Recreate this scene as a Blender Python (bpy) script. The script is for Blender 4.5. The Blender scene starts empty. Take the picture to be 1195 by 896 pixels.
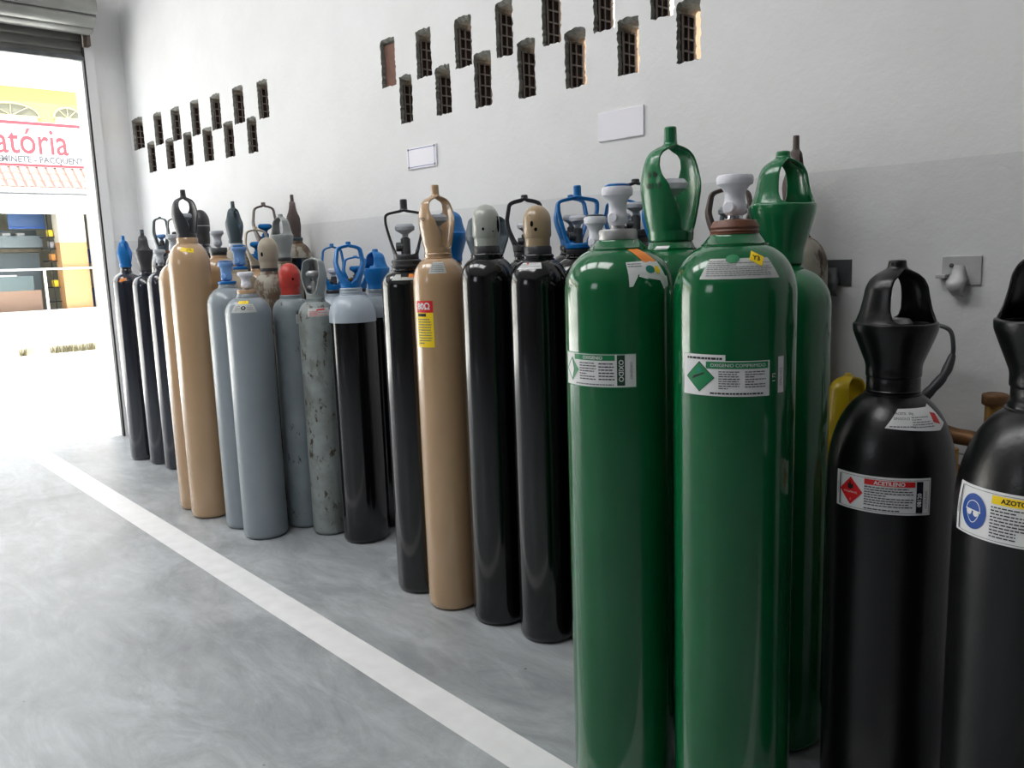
import bpy, bmesh, math, random
from math import sin, cos, pi, radians, sqrt, atan2, asin
from mathutils import Vector, Matrix
random.seed(7)
SC = bpy.context.scene
COL = SC.collection

# ------------------------------------------------------------------ materials
def new_mat(name):
    m = bpy.data.materials.new(name); m.use_nodes = True
    nt = m.node_tree; b = nt.nodes['Principled BSDF']
    return m, nt, b

def lin(c):
    return tuple((x/12.92 if x <= .04045 else ((x+.055)/1.055)**2.4) for x in c)

def paint(name, rgb, rough=.35, metal=0., coat=0., bump=0., bscale=60., var=0., vscale=6., spec=.5, wear=None):
    """rgb in sRGB 0..1; var = value variation; wear = (colour, threshold, scale) chipped paint / rust patches"""
    m, nt, b = new_mat(name); c = lin(rgb)
    b.inputs['Base Color'].default_value = (*c, 1); b.inputs['Roughness'].default_value = rough
    b.inputs['Metallic'].default_value = metal; b.inputs['Coat Weight'].default_value = coat
    b.inputs['Coat Roughness'].default_value = .1; b.inputs['Coat IOR'].default_value = 1.5; b.inputs['Specular IOR Level'].default_value = spec
    N = nt.nodes; L = nt.links
    tc = N.new('ShaderNodeTexCoord')
    src = None
    if var:
        n = N.new('ShaderNodeTexNoise'); n.inputs['Scale'].default_value = vscale; n.inputs['Detail'].default_value = 6
        L.new(tc.outputs['Object'], n.inputs['Vector'])
        r = N.new('ShaderNodeValToRGB'); r.color_ramp.elements[0].position = .3; r.color_ramp.elements[1].position = .7
        r.color_ramp.elements[0].color = (*[x*(1-var) for x in c], 1); r.color_ramp.elements[1].color = (*[min(1, x*(1+var)) for x in c], 1)
        L.new(n.outputs['Fac'], r.inputs['Fac']); src = r.outputs['Color']
    if wear:
        for k, (wc, th, sc) in enumerate(wear):
            n = N.new('ShaderNodeTexNoise'); n.inputs['Scale'].default_value = sc; n.inputs['Detail'].default_value = 8; n.inputs['Roughness'].default_value = .7
            mp = N.new('ShaderNodeMapping'); mp.inputs['Location'].default_value = (k*3.1, 1.7*k, .3); mp.inputs['Scale'].default_value = (1, 1, .55)
            L.new(tc.outputs['Object'], mp.inputs['Vector']); L.new(mp.outputs[0], n.inputs['Vector'])
            r = N.new('ShaderNodeValToRGB'); r.color_ramp.elements[0].position = th; r.color_ramp.elements[1].position = th+.05
            L.new(n.outputs['Fac'], r.inputs['Fac'])
            mx = N.new('ShaderNodeMix'); mx.data_type = 'RGBA'
            L.new(r.outputs['Color'], mx.inputs['Factor'])
            if src: L.new(src, mx.inputs['A'])
            else: mx.inputs['A'].default_value = (*c, 1)
            mx.inputs['B'].default_value = (*lin(wc), 1); src = mx.outputs['Result']
    if src: L.new(src, b.inputs['Base Color'])
    if bump:
        n = N.new('ShaderNodeTexNoise'); n.inputs['Scale'].default_value = bscale; n.inputs['Detail'].default_value = 4
        L.new(tc.outputs['Object'], n.inputs['Vector'])
        bp = N.new('ShaderNodeBump'); bp.inputs['Strength'].default_value = bump; bp.inputs['Distance'].default_value = .002
        L.new(n.outputs['Fac'], bp.inputs['Height']); L.new(bp.outputs['Normal'], b.inputs['Normal'])
    return m

M = dict(
 black=paint('black_paint', (.035, .038, .046), .14, coat=.55, spec=.4, var=.15, vscale=9),
 graphite=paint('dark_grey_paint', (.13, .14, .18), .18, coat=.7, spec=.5, var=.12),
 satin=paint('satin_black_paint', (.038, .038, .044), .3, coat=0., bump=.25, bscale=90),
 green=paint('green_paint', (.02, .37, .20), .13, coat=.6, spec=.4, var=.05),
 greenc=paint('green_cast_paint', (.06, .42, .24), .26, coat=.4, bump=.35, bscale=70),
 tan=paint('tan_paint', (.71, .585, .45), .20, coat=.6, spec=.5, var=.05, vscale=4),
 grey=paint('blue_grey_paint', (.54, .575, .60), .28, coat=.1, var=.05),
 lgrey=paint('pale_grey_paint', (.66, .70, .74), .35, coat=.2),
 worn=paint('worn_grey_paint', (.55, .58, .57), .5, var=.18, vscale=14, bump=.2, wear=[((.47, .49, .47), .54, 7), ((.27, .22, .17), .575, 21)]),
 worn2=paint('scuffed_grey_paint', (.50, .54, .56), .45, var=.12, vscale=9, wear=[((.22, .21, .20), .60, 19)]),
 rusty=paint('rust_stained_grey', (.60, .58, .53), .6, var=.25, vscale=10, bump=.4, wear=[((.40, .33, .26), .47, 9), ((.22, .15, .11), .58, 14)]),
 dust=paint('dusty_beige_paint', (.62, .57, .49), .55, var=.2, vscale=9, bump=.3, wear=[((.40, .35, .29), .6, 12)]),
 beige=paint('beige_cap_paint', (.62, .58, .51), .45, var=.06, bump=.15),
 capgrey=paint('grey_cap_enamel', (.66, .67, .64), .3, coat=.3, var=.05),
 captan=paint('tan_cap_enamel', (.66, .57, .45), .3, coat=.3, var=.05),
 red=paint('red_cap_enamel', (.72, .22, .18), .4, var=.15, vscale=20),
 darkred=paint('dark_red_paint', (.55, .20, .17), .45),
 blue=paint('blue_plastic', (.0, .42, .70), .38, var=.03),
 bluep=paint('light_blue_plastic', (.45, .62, .84), .4),
 yellow=paint('yellow_paint', (.85, .72, .05), .4, coat=.2),
 dguard=paint('dark_guard_paint', (.20, .20, .215), .42, bump=.2, var=.1),
 bguard=paint('brown_guard_paint', (.34, .29, .275), .5, bump=.25, var=.15),
 gguard=paint('grey_guard_paint', (.58, .60, .59), .45, var=.08),
 slate=paint('slate_guard_paint', (.24, .30, .33), .45, var=.1),
 wplast=paint('white_plastic', (.88, .88, .91), .4, spec=.4),
 gplast=paint('pale_grey_plastic', (.66, .68, .71), .45, bump=.25, bscale=40),
 steel=paint('galvanised_steel', (.66, .66, .66), .42, metal=.75, var=.12, vscale=20, bump=.15),
 dsteel=paint('dull_dark_steel', (.36, .37, .38), .45, metal=.6, var=.2, vscale=15),
 chrome=paint('polished_metal', (.82, .82, .84), .14, metal=1.),
 brass=paint('aged_brass', (.62, .47, .25), .42, metal=.7, var=.2, vscale=30),
 bronze=paint('brown_oxidised_brass', (.45, .32, .20), .5, metal=.45, var=.25, vscale=22, bump=.2),
 copper=paint('brown_rubber_collar', (.42, .25, .17), .45, var=.1),
 verdi=paint('green_patina', (.16, .38, .32), .6, var=.3, vscale=60),
 rubber=paint('black_rubber', (.09, .09, .09), .6),
 paper=paint('white_paper', (.90, .90, .90), .55),
 paperg=paint('grey_paper', (.74, .75, .74), .6, var=.06, vscale=60),
 ink=paint('black_ink', (.10, .10, .11), .6),
 inkg=paint('grey_ink', (.42, .43, .44), .6),
 signgreen=paint('label_green', (.05, .50, .30), .45),
 signdgreen=paint('label_dark_green', (.04, .24, .15), .45),
 signred=paint('label_red', (.84, .10, .12), .45),
 signblue=paint('label_blue', (.02, .27, .60), .45),
 signyel=paint('label_yellow', (.98, .84, .05), .45),
 signor=paint('label_orange', (.93, .53, .18), .5, var=.1, vscale=30),
 teal=paint('label_teal', (.05, .50, .45), .5),
 hole=paint('dark_opening', (.05, .04, .035), .9, spec=.1),
)

# ------------------------------------------------------------------ helpers
def link(name, me, mats, parent=None, smooth=None):
    o = bpy.data.objects.new(name, me); COL.objects.link(o)
    for m in (mats if isinstance(mats, (list, tuple)) else [mats]): me.materials.append(m)
    if parent: o.parent = parent
    if smooth is not None:
        me.shade_smooth(); me.set_sharp_from_angle(angle=radians(smooth))
    return o

def tag(o, label=None, cat=None, group=None, kind=None):
    if label: o['label'] = label
    if cat: o['category'] = cat
    if group: o['group'] = group
    if kind: o['kind'] = kind
    return o

def empty(name, loc, rz=0):
    o = bpy.data.objects.new(name, None); COL.objects.link(o); o.location = loc; o.rotation_euler = (0, 0, rz)
    o.empty_display_size = .1
    return o

def from_bm(name, bm, mats, parent=None, smooth=None):
    me = bpy.data.meshes.new(name); bmesh.ops.recalc_face_normals(bm, faces=bm.faces[:]); bm.to_mesh(me); bm.free()
    return link(name, me, mats, parent, smooth)

def add_box(bm, c, s, mi=0, rot=None, bev=0.):
    r = bmesh.ops.create_cube(bm, size=1.); vs = r['verts']
    mt = Matrix.Translation(c) @ (rot if rot else Matrix.Identity(4)) @ Matrix.Diagonal((*s, 1))
    bmesh.ops.transform(bm, matrix=mt, verts=vs)
    fs = {f for v in vs for f in v.link_faces}
    for f in fs: f.material_index = mi
    if bev:
        es = {e for v in vs for e in v.link_edges}
        rr = bmesh.ops.bevel(bm, geom=list(es), offset=bev, segments=2, affect='EDGES', profile=.7)
        for f in rr['faces']: f.material_index = mi

def box(name, x0, x1, y0, y1, z0, z1, mat, parent=None, bev=0.):
    bm = bmesh.new(); add_box(bm, ((x0+x1)/2, (y0+y1)/2, (z0+z1)/2), (abs(x1-x0), abs(y1-y0), abs(z1-z0)), bev=bev)
    return from_bm(name, bm, mat, parent, 40 if bev else None)

def add_lathe(bm, prof, seg=48, mi=0, mat4=None, mfun=None):
    rings = []
    for (r, z) in prof:
        if r < 1e-5: rings.append([bm.verts.new((0, 0, z))])
        else: rings.append([bm.verts.new((r*cos(2*pi*k/seg), r*sin(2*pi*k/seg), z)) for k in range(seg)])
    nv = [v for q in rings for v in q]
    for i in range(len(rings)-1):
        a, b = rings[i], rings[i+1]
        m_ = mfun(i) if mfun else mi
        for k in range(seg):
            k2 = (k+1) % seg
            if len(a) == 1 and len(b) == 1: continue
            if len(a) == 1: f = bm.faces.new((a[0], b[k2], b[k]))
            elif len(b) == 1: f = bm.faces.new((a[k], a[k2], b[0]))
            else: f = bm.faces.new((a[k], a[k2], b[k2], b[k]))
            f.material_index = m_
    if mat4: bmesh.ops.transform(bm, matrix=mat4, verts=nv)

def lathe(name, prof, mats, parent=None, seg=48, loc=None, mfun=None, smooth=35):
    bm = bmesh.new(); add_lathe(bm, prof, seg, 0, None, mfun)
    o = from_bm(name, bm, mats, parent, smooth)
    if loc: o.location = loc
    return o

def add_tube(bm, pts, rad, seg=12, mi=0, caps=True):
    """tube along a polyline; rad is a number or a list"""
    n = len(pts); P = [Vector(p) for p in pts]; prev = None; rings = []
    up = Vector((0, 0, 1))
    for i in range(n):
        t = (P[min(i+1, n-1)] - P[max(i-1, 0)]).normalized()
        if prev is None:
            a = t.cross(up)
            if a.length < .1: a = t.cross(Vector((1, 0, 0)))
            a.normalize()
        else:
            a = (prev - t*prev.dot(t)).normalized()
        prev = a; b = t.cross(a); r = rad[i] if isinstance(rad, (list, tuple)) else rad
        rings.append([bm.verts.new(P[i] + (a*cos(2*pi*k/seg) + b*sin(2*pi*k/seg))*r) for k in range(seg)])
    for i in range(n-1):
        for k in range(seg):
            f = bm.faces.new((rings[i][k], rings[i][(k+1) % seg], rings[i+1][(k+1) % seg], rings[i+1][k])); f.material_index = mi
    if caps:
        bm.faces.new(rings[0][::-1]).material_index = mi; bm.faces.new(rings[-1]).material_index = mi

def catmull(pts, n=8):
    P = [Vector(p) for p in pts]; P = [P[0]*2-P[1]] + P + [P[-1]*2-P[-2]]; out = []
    for i in range(1, len(P)-2):
        for k in range(n):
            t = k/n
            out.append(.5*((2*P[i]) + (P[i+1]-P[i-1])*t + (2*P[i-1]-5*P[i]+4*P[i+1]-P[i+2])*t*t + (3*P[i]-P[i-1]-3*P[i+1]+P[i+2])*t**3))
    out.append(P[-2]); return out

_txt = {}
def text_geo(s, size, align='CENTER', bold=0.):
    key = (s, size, align, bold)
    if key in _txt: return _txt[key]
    cu = bpy.data.curves.new('lettering', 'FONT'); cu.body = s; cu.size = size; cu.align_x = align; cu.align_y = 'CENTER'; cu.offset = bold
    cu.resolution_u = 3
    ob = bpy.data.objects.new('lettering', cu); COL.objects.link(ob)
    bpy.context.view_layer.update()
    dg = bpy.context.evaluated_depsgraph_get(); me = bpy.data.meshes.new_from_object(ob.evaluated_get(dg))
    V = [tuple(v.co) for v in me.vertices]; F_ = [tuple(p.vertices) for p in me.polygons]
    bpy.data.objects.remove(ob); bpy.data.curves.remove(cu); bpy.data.meshes.remove(me)
    _txt[key] = (V, F_); return V, F_

class Sticker:
    """flat artwork in (x, y) metres that a mapping lays on a surface"""
    def __init__(self, fmap, step=.008): self.v = []; self.f = []; self.m = []; self.mats = []; self.fmap = fmap; self.step = step
    def mi(self, mat):
        if mat not in self.mats: self.mats.append(mat)
        return self.mats.index(mat)
    def quad(self, p, mat, layer=0):
        i = self.mi(mat); w = max((Vector(p[1])-Vector(p[0])).length, (Vector(p[2])-Vector(p[3])).length); h = max((Vector(p[3])-Vector(p[0])).length, (Vector(p[2])-Vector(p[1])).length)
        nx = max(1, math.ceil(w/self.step)); ny = max(1, math.ceil(h/self.step)); b = len(self.v)
        for j in range(ny+1):
            for k in range(nx+1):
                u, t = k/nx, j/ny
                x = (1-t)*((1-u)*p[0][0]+u*p[1][0]) + t*((1-u)*p[3][0]+u*p[2][0]); y = (1-t)*((1-u)*p[0][1]+u*p[1][1]) + t*((1-u)*p[3][1]+u*p[2][1])
                self.v.append(self.fmap(x, y, layer))
        for j in range(ny):
            for k in range(nx):
                a = b+j*(nx+1)+k; self.f.append((a, a+1, a+nx+2, a+nx+1)); self.m.append(i)
    def rect(self, x0, y0, x1, y1, mat, layer=0): self.quad([(x0, y0), (x1, y0), (x1, y1), (x0, y1)], mat, layer)
    def frame(self, x0, y0, x1, y1, t, mat, layer=1):
        self.rect(x0, y0, x1, y0+t, mat, layer); self.rect(x0, y1-t, x1, y1, mat, layer); self.rect(x0, y0+t, x0+t, y1-t, mat, layer); self.rect(x1-t, y0+t, x1, y1-t, mat, layer)
    def disc(self, cx, cy, rx, ry, mat, layer=1, n=32):
        i = self.mi(mat); b = len(self.v); self.v.append(self.fmap(cx, cy, layer))
        for q in (.5, 1.):
            for k in range(n): self.v.append(self.fmap(cx+rx*q*cos(2*pi*k/n), cy+ry*q*sin(2*pi*k/n), layer))
        for k in range(n):
            k2 = (k+1) % n; self.f.append((b, b+1+k, b+1+k2)); self.m.append(i)
            self.f.append((b+1+k, b+1+n+k, b+1+n+k2, b+1+k2)); self.m.append(i)
    def line(self, pts, w, mat, layer=2):
        for a, c in zip(pts[:-1], pts[1:]):
            a = Vector(a); c = Vector(c); d = (c-a)
            if d.length < 1e-6: continue
            d.normalize(); n = Vector((-d.y, d.x))*w/2; e = d*w*.3
            self.quad([tuple(a-n-e), tuple(c-n+e), tuple(c+n+e), tuple(a+n-e)], mat, layer)
    def text(self, s, x, y, size, mat, layer=2, rot=0., align='CENTER', bold=0., sx=1.):
        V, F_ = text_geo(s, size, align, bold); i = self.mi(mat); b = len(self.v); c, sn = cos(rot), sin(rot)
        for v in V: self.v.append(self.fmap(x+(v[0]*sx*c-v[1]*sn), y+(v[0]*sx*sn+v[1]*c), layer))
        for f in F_: self.f.append(tuple(q+b for q in f)); self.m.append(i)
    def para(self, x0, x1, y0, y1, n, mat, layer=2, seed=1):
        rg = random.Random(seed); p = (y1-y0)/n
        for k in range(n):
            y = y1-p*(k+.5); x = x0; end = x1-(x1-x0)*rg.choice([0, .02, .05, .1, .55])
            while x < end-.001:
                w = min(rg.uniform(.004, .011), end-x); self.rect(x, y-p*.22, x+w, y+p*.16, mat, layer); x += w+.0016
    def build(self, name, parent):
        me = bpy.data.meshes.new(name); me.from_pydata([tuple(v) for v in self.v], [], self.f)
        me.update()
        o = bpy.data.objects.new(name, me); COL.objects.link(o); o.parent = parent
        for m in self.mats: me.materials.append(m)
        me.polygons.foreach_set('material_index', self.m); me.shade_smooth()
        me.set_sharp_from_angle(angle=radians(40))
        return o

# ------------------------------------------------------------------ cylinders
def body_profile(r, hs, hr, rr, hn, rn):
    b = min(.032, r*.25)
    P = [(0, .004), (r*.55, .004), (r-b*1.1, 0)]
    for k in range(1, 7):
        t = k/6*pi/2; P.append((r-b+b*sin(t), b-b*cos(t)))
    for q in (.3, .6, .85): P.append((r, b+(hs-b)*q))
    P.append((r, hs)); tm = 1.28
    for k in range(1, 15):
        t = tm*k/14; P.append((r-(r-rr)*(1-cos(t))/(1-cos(tm)), hs+(hr-hs)*sin(t)/sin(tm)))
    P += [(rr+.001, hr+.004), (rr-.004, hr+.006), (rn+.004, hn-.004), (rn, hn), (rn, hn+.001), (0, hn+.001)]
    return P

def surf_map(prof, facing, a0, z0, off=.0007):
    """maps artwork x (metres of arc) and y (metres along the profile) on to the lathe surface"""
    pp = [p for p in prof]; S = [0.]
    for a, b in zip(pp[:-1], pp[1:]): S.append(S[-1]+math.hypot(b[0]-a[0], b[1]-a[1]))
    start = next(i for i in range(len(pp)-1) if pp[i][1] <= z0 <= pp[i+1][1] and i >= 3)
    s0 = S[start] + (z0-pp[start][1])/max(1e-6, pp[start+1][1]-pp[start][1])*(S[start+1]-S[start])
    def at(s):
        for i in range(len(pp)-1):
            if S[i] <= s <= S[i+1] or i == len(pp)-2:
                t = (s-S[i])/max(1e-9, S[i+1]-S[i]); r = pp[i][0]+(pp[i+1][0]-pp[i][0])*t; z = pp[i][1]+(pp[i+1][1]-pp[i][1])*t
                d = Vector((pp[i+1][0]-pp[i][0], pp[i+1][1]-pp[i][1])).normalized(); return r, z, d.y, -d.x
    rref = at(s0)[0]
    def f(x, y, layer):
        r, z, nr, nz = at(s0+y); a = facing+a0+x/rref; o = off+layer*.0005; R_ = r+nr*o
        return Vector((R_*cos(a), R_*sin(a), z+nz*o))
    return f

TULIP = [(0, .74, 90, 18), (.05, .75, 90, 18), (.085, .76, 90, 18), (.10, .77, 60, 18), (.2, .85, 60, 13), (.32, .93, 57, 6), (.43, .99, 52), (.5, 1., 46), (.58, .97, 33), (.66, .92, 27), (.74, .82, 26), (.79, .66, 31), (.825, .42, 52), (.84, .25, 90), (.86, .215, 90), (.99, .205, 90), (1., .19, 90), (1., .01, 90)]
BELL = [(0, .66, 90), (.10, .66, 90), (.14, .68, 90), (.3, .84, 90), (.45, .985, 90), (.50, 1., 90), (.535, .995, 90), (.537, .95, 58), (.57, .90, 46), (.63, .83, 41), (.72, .765, 40), (.80, .72, 41), (.86, .62, 45), (.90, .47, 56), (.925, .32, 76), (.935, .25, 90), (.95, .22, 90), (.99, .21, 90), (1., .19, 90), (1., .01, 90)]
BELLLOW = [(z*.88 if z <= .537 else .4726+(z-.537)*1.1391, rr_, a) for z, rr_, a in BELL]
HOOP = [(0, .62, 90), (.05, .63, 90), (.09, .62, 90), (.105, .63, 40), (.2, .70, 24), (.35, .82, 18), (.5, .93, 15), (.6, .99, 14), (.7, 1., 14), (.75, .96, 14), (.785, .82, 16), (.805, .55, 22), (.818, .34, 48), (.828, .21, 90), (.84, .18, 90), (.985, .18, 90), (1., .16, 90), (1., .01, 90)]
HOOPS = [(0, .62, 90), (.06, .64, 90), (.12, .66, 90), (.14, .68, 50), (.22, .76, 34), (.38, .92, 24), (.5, .99, 20), (.58, 1., 18), (.72, .92, 17), (.83, .86, 17), (.88, .76, 18), (.915, .52, 24), (.93, .32, 50), (.938, .19, 90), (.95, .17, 90), (.99, .17, 90), (1., .15, 90), (1., .01, 90)]
HOOPW = [(z, rr_, a if a >= 90 else min(88, a*1.75)) for z, rr_, a in HOOPS]
ARCH = [(0, .70, 90), (.06, .70, 90), (.12, .72, 90), (.14, .74, 62), (.25, .82, 50), (.42, .95, 42), (.52, 1., 36), (.62, .98, 34), (.75, .90, 32), (.86, .84, 31), (.92, .68, 34), (.95, .42, 50), (.96, .22, 90), (.97, .15, 90), (.995, .15, 90), (1., .01, 90)]

def guard(rows, H, R, mat, parent, rot, z, thick=.007, name='valve_guard'):
    rows = [tuple(q)+(0,)*(4-len(q)) for q in rows]
    D = []
    for a, b in zip(rows[:-1], rows[1:]):
        n = 3 if (b[0]-a[0]) > .06 else (2 if (b[0]-a[0]) > .03 else 1)
        for k in range(n):
            t = k/n; D.append(tuple(a[i]+(b[i]-a[i])*t for i in range(4)))
    D.append(rows[-1]); bm = bmesh.new(); n = 10
    for side in (0, 1):
        prev = None
        for (zz, rr, an, shf) in D:
            row = []
            for j in range(-n, n+1):
                a = rot + side*pi + radians(shf) + radians(an)*j/n
                row.append(bm.verts.new((rr*R*cos(a), rr*R*sin(a), zz*H)))
            if prev:
                for k in range(2*n): bm.faces.new((prev[k], prev[k+1], row[k+1], row[k]))
            prev = row
    bmesh.ops.remove_doubles(bm, verts=bm.verts[:], dist=.00035)
    bmesh.ops.dissolve_degenerate(bm, edges=bm.edges[:], dist=.0002)
    me = bpy.data.meshes.new(name); bmesh.ops.recalc_face_normals(bm, faces=bm.faces[:]); bm.to_mesh(me); bm.free()
    o = link(name, me, mat, parent); me.shade_smooth(); o.location = (0, 0, z)
    so = o.modifiers.new('shell', 'SOLIDIFY'); so.thickness = thick; so.offset = -1
    ss = o.modifiers.new('soft', 'SUBSURF'); ss.levels = 1; ss.render_levels = 1
    return o

def dome_cap(H, R, mat, parent, z, facing, holes=()):
    P = [(R*.88, 0), (R*.90, .004), (R*.90, H*.2), (R*.93, H*.23), (R, H*.27), (R, H*.62)]
    for k in range(1, 11):
        t = k/10*pi/2; P.append((R*cos(t), H*.62+(H*.38)*sin(t)))
    o = lathe('dome_cap', P, mat, parent, 40, (0, 0, z), smooth=60)
    for (da, hz, w, h) in holes:
        a = facing+radians(da); bm = bmesh.new()
        seg = 16; ring = []; r0 = R+.0006
        c = bm.verts.new((r0*cos(a), r0*sin(a), hz*H))
        for k in range(seg):
            aa = a+w/R*cos(2*pi*k/seg); ring.append(bm.verts.new((r0*cos(aa), r0*sin(aa), hz*H+h*sin(2*pi*k/seg))))
        for k in range(seg): bm.faces.new((c, ring[k], ring[(k+1) % seg]))
        from_bm('vent_hole', bm, M['hole'], o, 60)
    return o

def collar(r, z0, z1, mat, parent):
    h = z1-z0
    return lathe('neck_collar', [(0, 0), (r*.98, 0), (r, h*.12), (r, h*.8), (r*.94, h), (r*.5, h), (0, h)], mat, parent, 40, (0, 0, z0))

def handwheel_valve(z, H, R, mat, parent, stem=None, knobcap=None, facing=0., square=False):
    """stub of metal, moulded shroud with a hexagonal waist and a broad disc on top"""
    v = lathe('valve', [(0, 0), (R*.50, 0), (R*.50, H*.05), (R*.42, H*.06), (R*.42, H*.14), (0, H*.14)], stem or M['chrome'], parent, 24, (0, 0, z))
    bm = bmesh.new()
    prof = [(0, .12), (.42, .12), (.50, .15), (.64, .22), (.64, .36), (.57, .42), (.55, .55), (.62, .66), (.78, .75), (.97, .80), (1., .86), (1., .93), (.93, .985), (.7, 1.), (0, 1.)]
    if square: prof = [(0, .10), (.55, .10), (.68, .14), (.70, .30), (.66, .40), (.70, .70), (.88, .80), (.96, .88), (.9, .97), (0, 1.)]
    add_lathe(bm, [(a*R, b*H) for a, b in prof], 32)
    # side outlet boss of the shroud
    mt = Matrix.Rotation(facing-.45, 4, 'Z') @ Matrix.Translation((R*.35, 0, H*.30)) @ Matrix.Rotation(pi/2, 4, 'Y')
    add_lathe(bm, [(0, 0), (R*.33, 0), (R*.33, R*.38), (R*.28, R*.44), (0, R*.44)], 20, 0, mt)
    from_bm('valve_handle', bm, mat, v, 40)
    if knobcap:
        lathe('handle_cap', [(0, 0), (R*.8, 0), (R*.8, R*.10), (R*.6, R*.16), (0, R*.16)], knobcap, v, 24, (0, 0, H))
    return v

def small_valve(z, H, mat, kmat, parent, rot=0.):
    """cylinder valve with side outlet and small handwheel, seen inside the guards"""
    bm = bmesh.new(); R = H*.17
    add_lathe(bm, [(0, 0), (R*1.1, 0), (R*1.1, H*.14), (R*.8, H*.18), (R*.8, H*.6), (R*.5, H*.64), (R*.4, H*.72), (0, H*.72)], 16)
    mt = Matrix.Rotation(rot, 4, 'Z') @ Matrix.Translation((0, 0, H*.38)) @ Matrix.Rotation(pi/2, 4, 'Y')
    add_lathe(bm, [(0, 0), (R*.75, 0), (R*.75, R*1.5), (R*.5, R*1.6), (0, R*1.6)], 12, 0, mt)
    v = from_bm('valve', bm, mat, parent, 40); v.location = (0, 0, z)
    prof = [(0, .62), (.5, .62), (.55, .72), (1.2, .80), (1.6, .84), (1.65, .93), (1.3, 1.), (0, 1.)]
    h = lathe('valve_handle', [(a*R, b*H) for a, b in prof], kmat, v, 24)
    return v

GROUP = 'gas cylinders standing along the wall'
def cyl(label, x, y, r, hs, hr, rr, hn, rn, mat, top=None, split=None, neck=None, seg=64, group=GROUP):
    """hs side height, hr ring height, rr ring radius, hn neck top, rn neck radius"""
    root = empty('gas_cylinder', (x, y, 0)); tag(root, label, 'gas cylinder', group)
    face = atan2(-y, -x)
    prof = body_profile(r, hs, hr, rr, hn, rn)
    mats = [mat]; mf = None
    if split:
        z_s, m2 = split; mats = [mat, m2]; k0 = next(i for i, p in enumerate(prof) if p[1] > z_s)
        prof.insert(k0, (prof[k0-1][0]+(prof[k0][0]-prof[k0-1][0])*(z_s-prof[k0-1][1])/(prof[k0][1]-prof[k0-1][1]), z_s))
        mf = lambda i: 1 if i >= k0 else 0
    b = lathe('body', prof, mats, root, seg, mfun=mf, smooth=50)
    return dict(root=root, face=face, prof=prof, body=b, r=r)

def sticker(c, ang, z, step=.008, off=.0007): return Sticker(surf_map(c['prof'], c['face'], radians(ang), z, off), step)

# ------------------------------------------------------------------ camera
CAM_H = 1.5
f_px, pitch, roll, yaw = 964.7, .154261, -.0347, .8237
Fw = Vector((-sin(yaw)*cos(pitch), cos(yaw)*cos(pitch), -sin(pitch)))
r_ = Vector((cos(yaw), sin(yaw), 0)); u_ = r_.cross(Fw)
Rt = r_*cos(roll)+u_*sin(roll); Up = -r_*sin(roll)+u_*cos(roll)
cd = bpy.data.cameras.new('camera'); cam = bpy.data.objects.new('camera', cd); COL.objects.link(cam)
cam.matrix_world = Matrix(((Rt.x, Up.x, -Fw.x, 0), (Rt.y, Up.y, -Fw.y, 0), (Rt.z, Up.z, -Fw.z, CAM_H), (0, 0, 0, 1)))
cd.sensor_width = 36; cd.lens = f_px/1195*36; cd.clip_start = .05
SC.camera = cam

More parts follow.
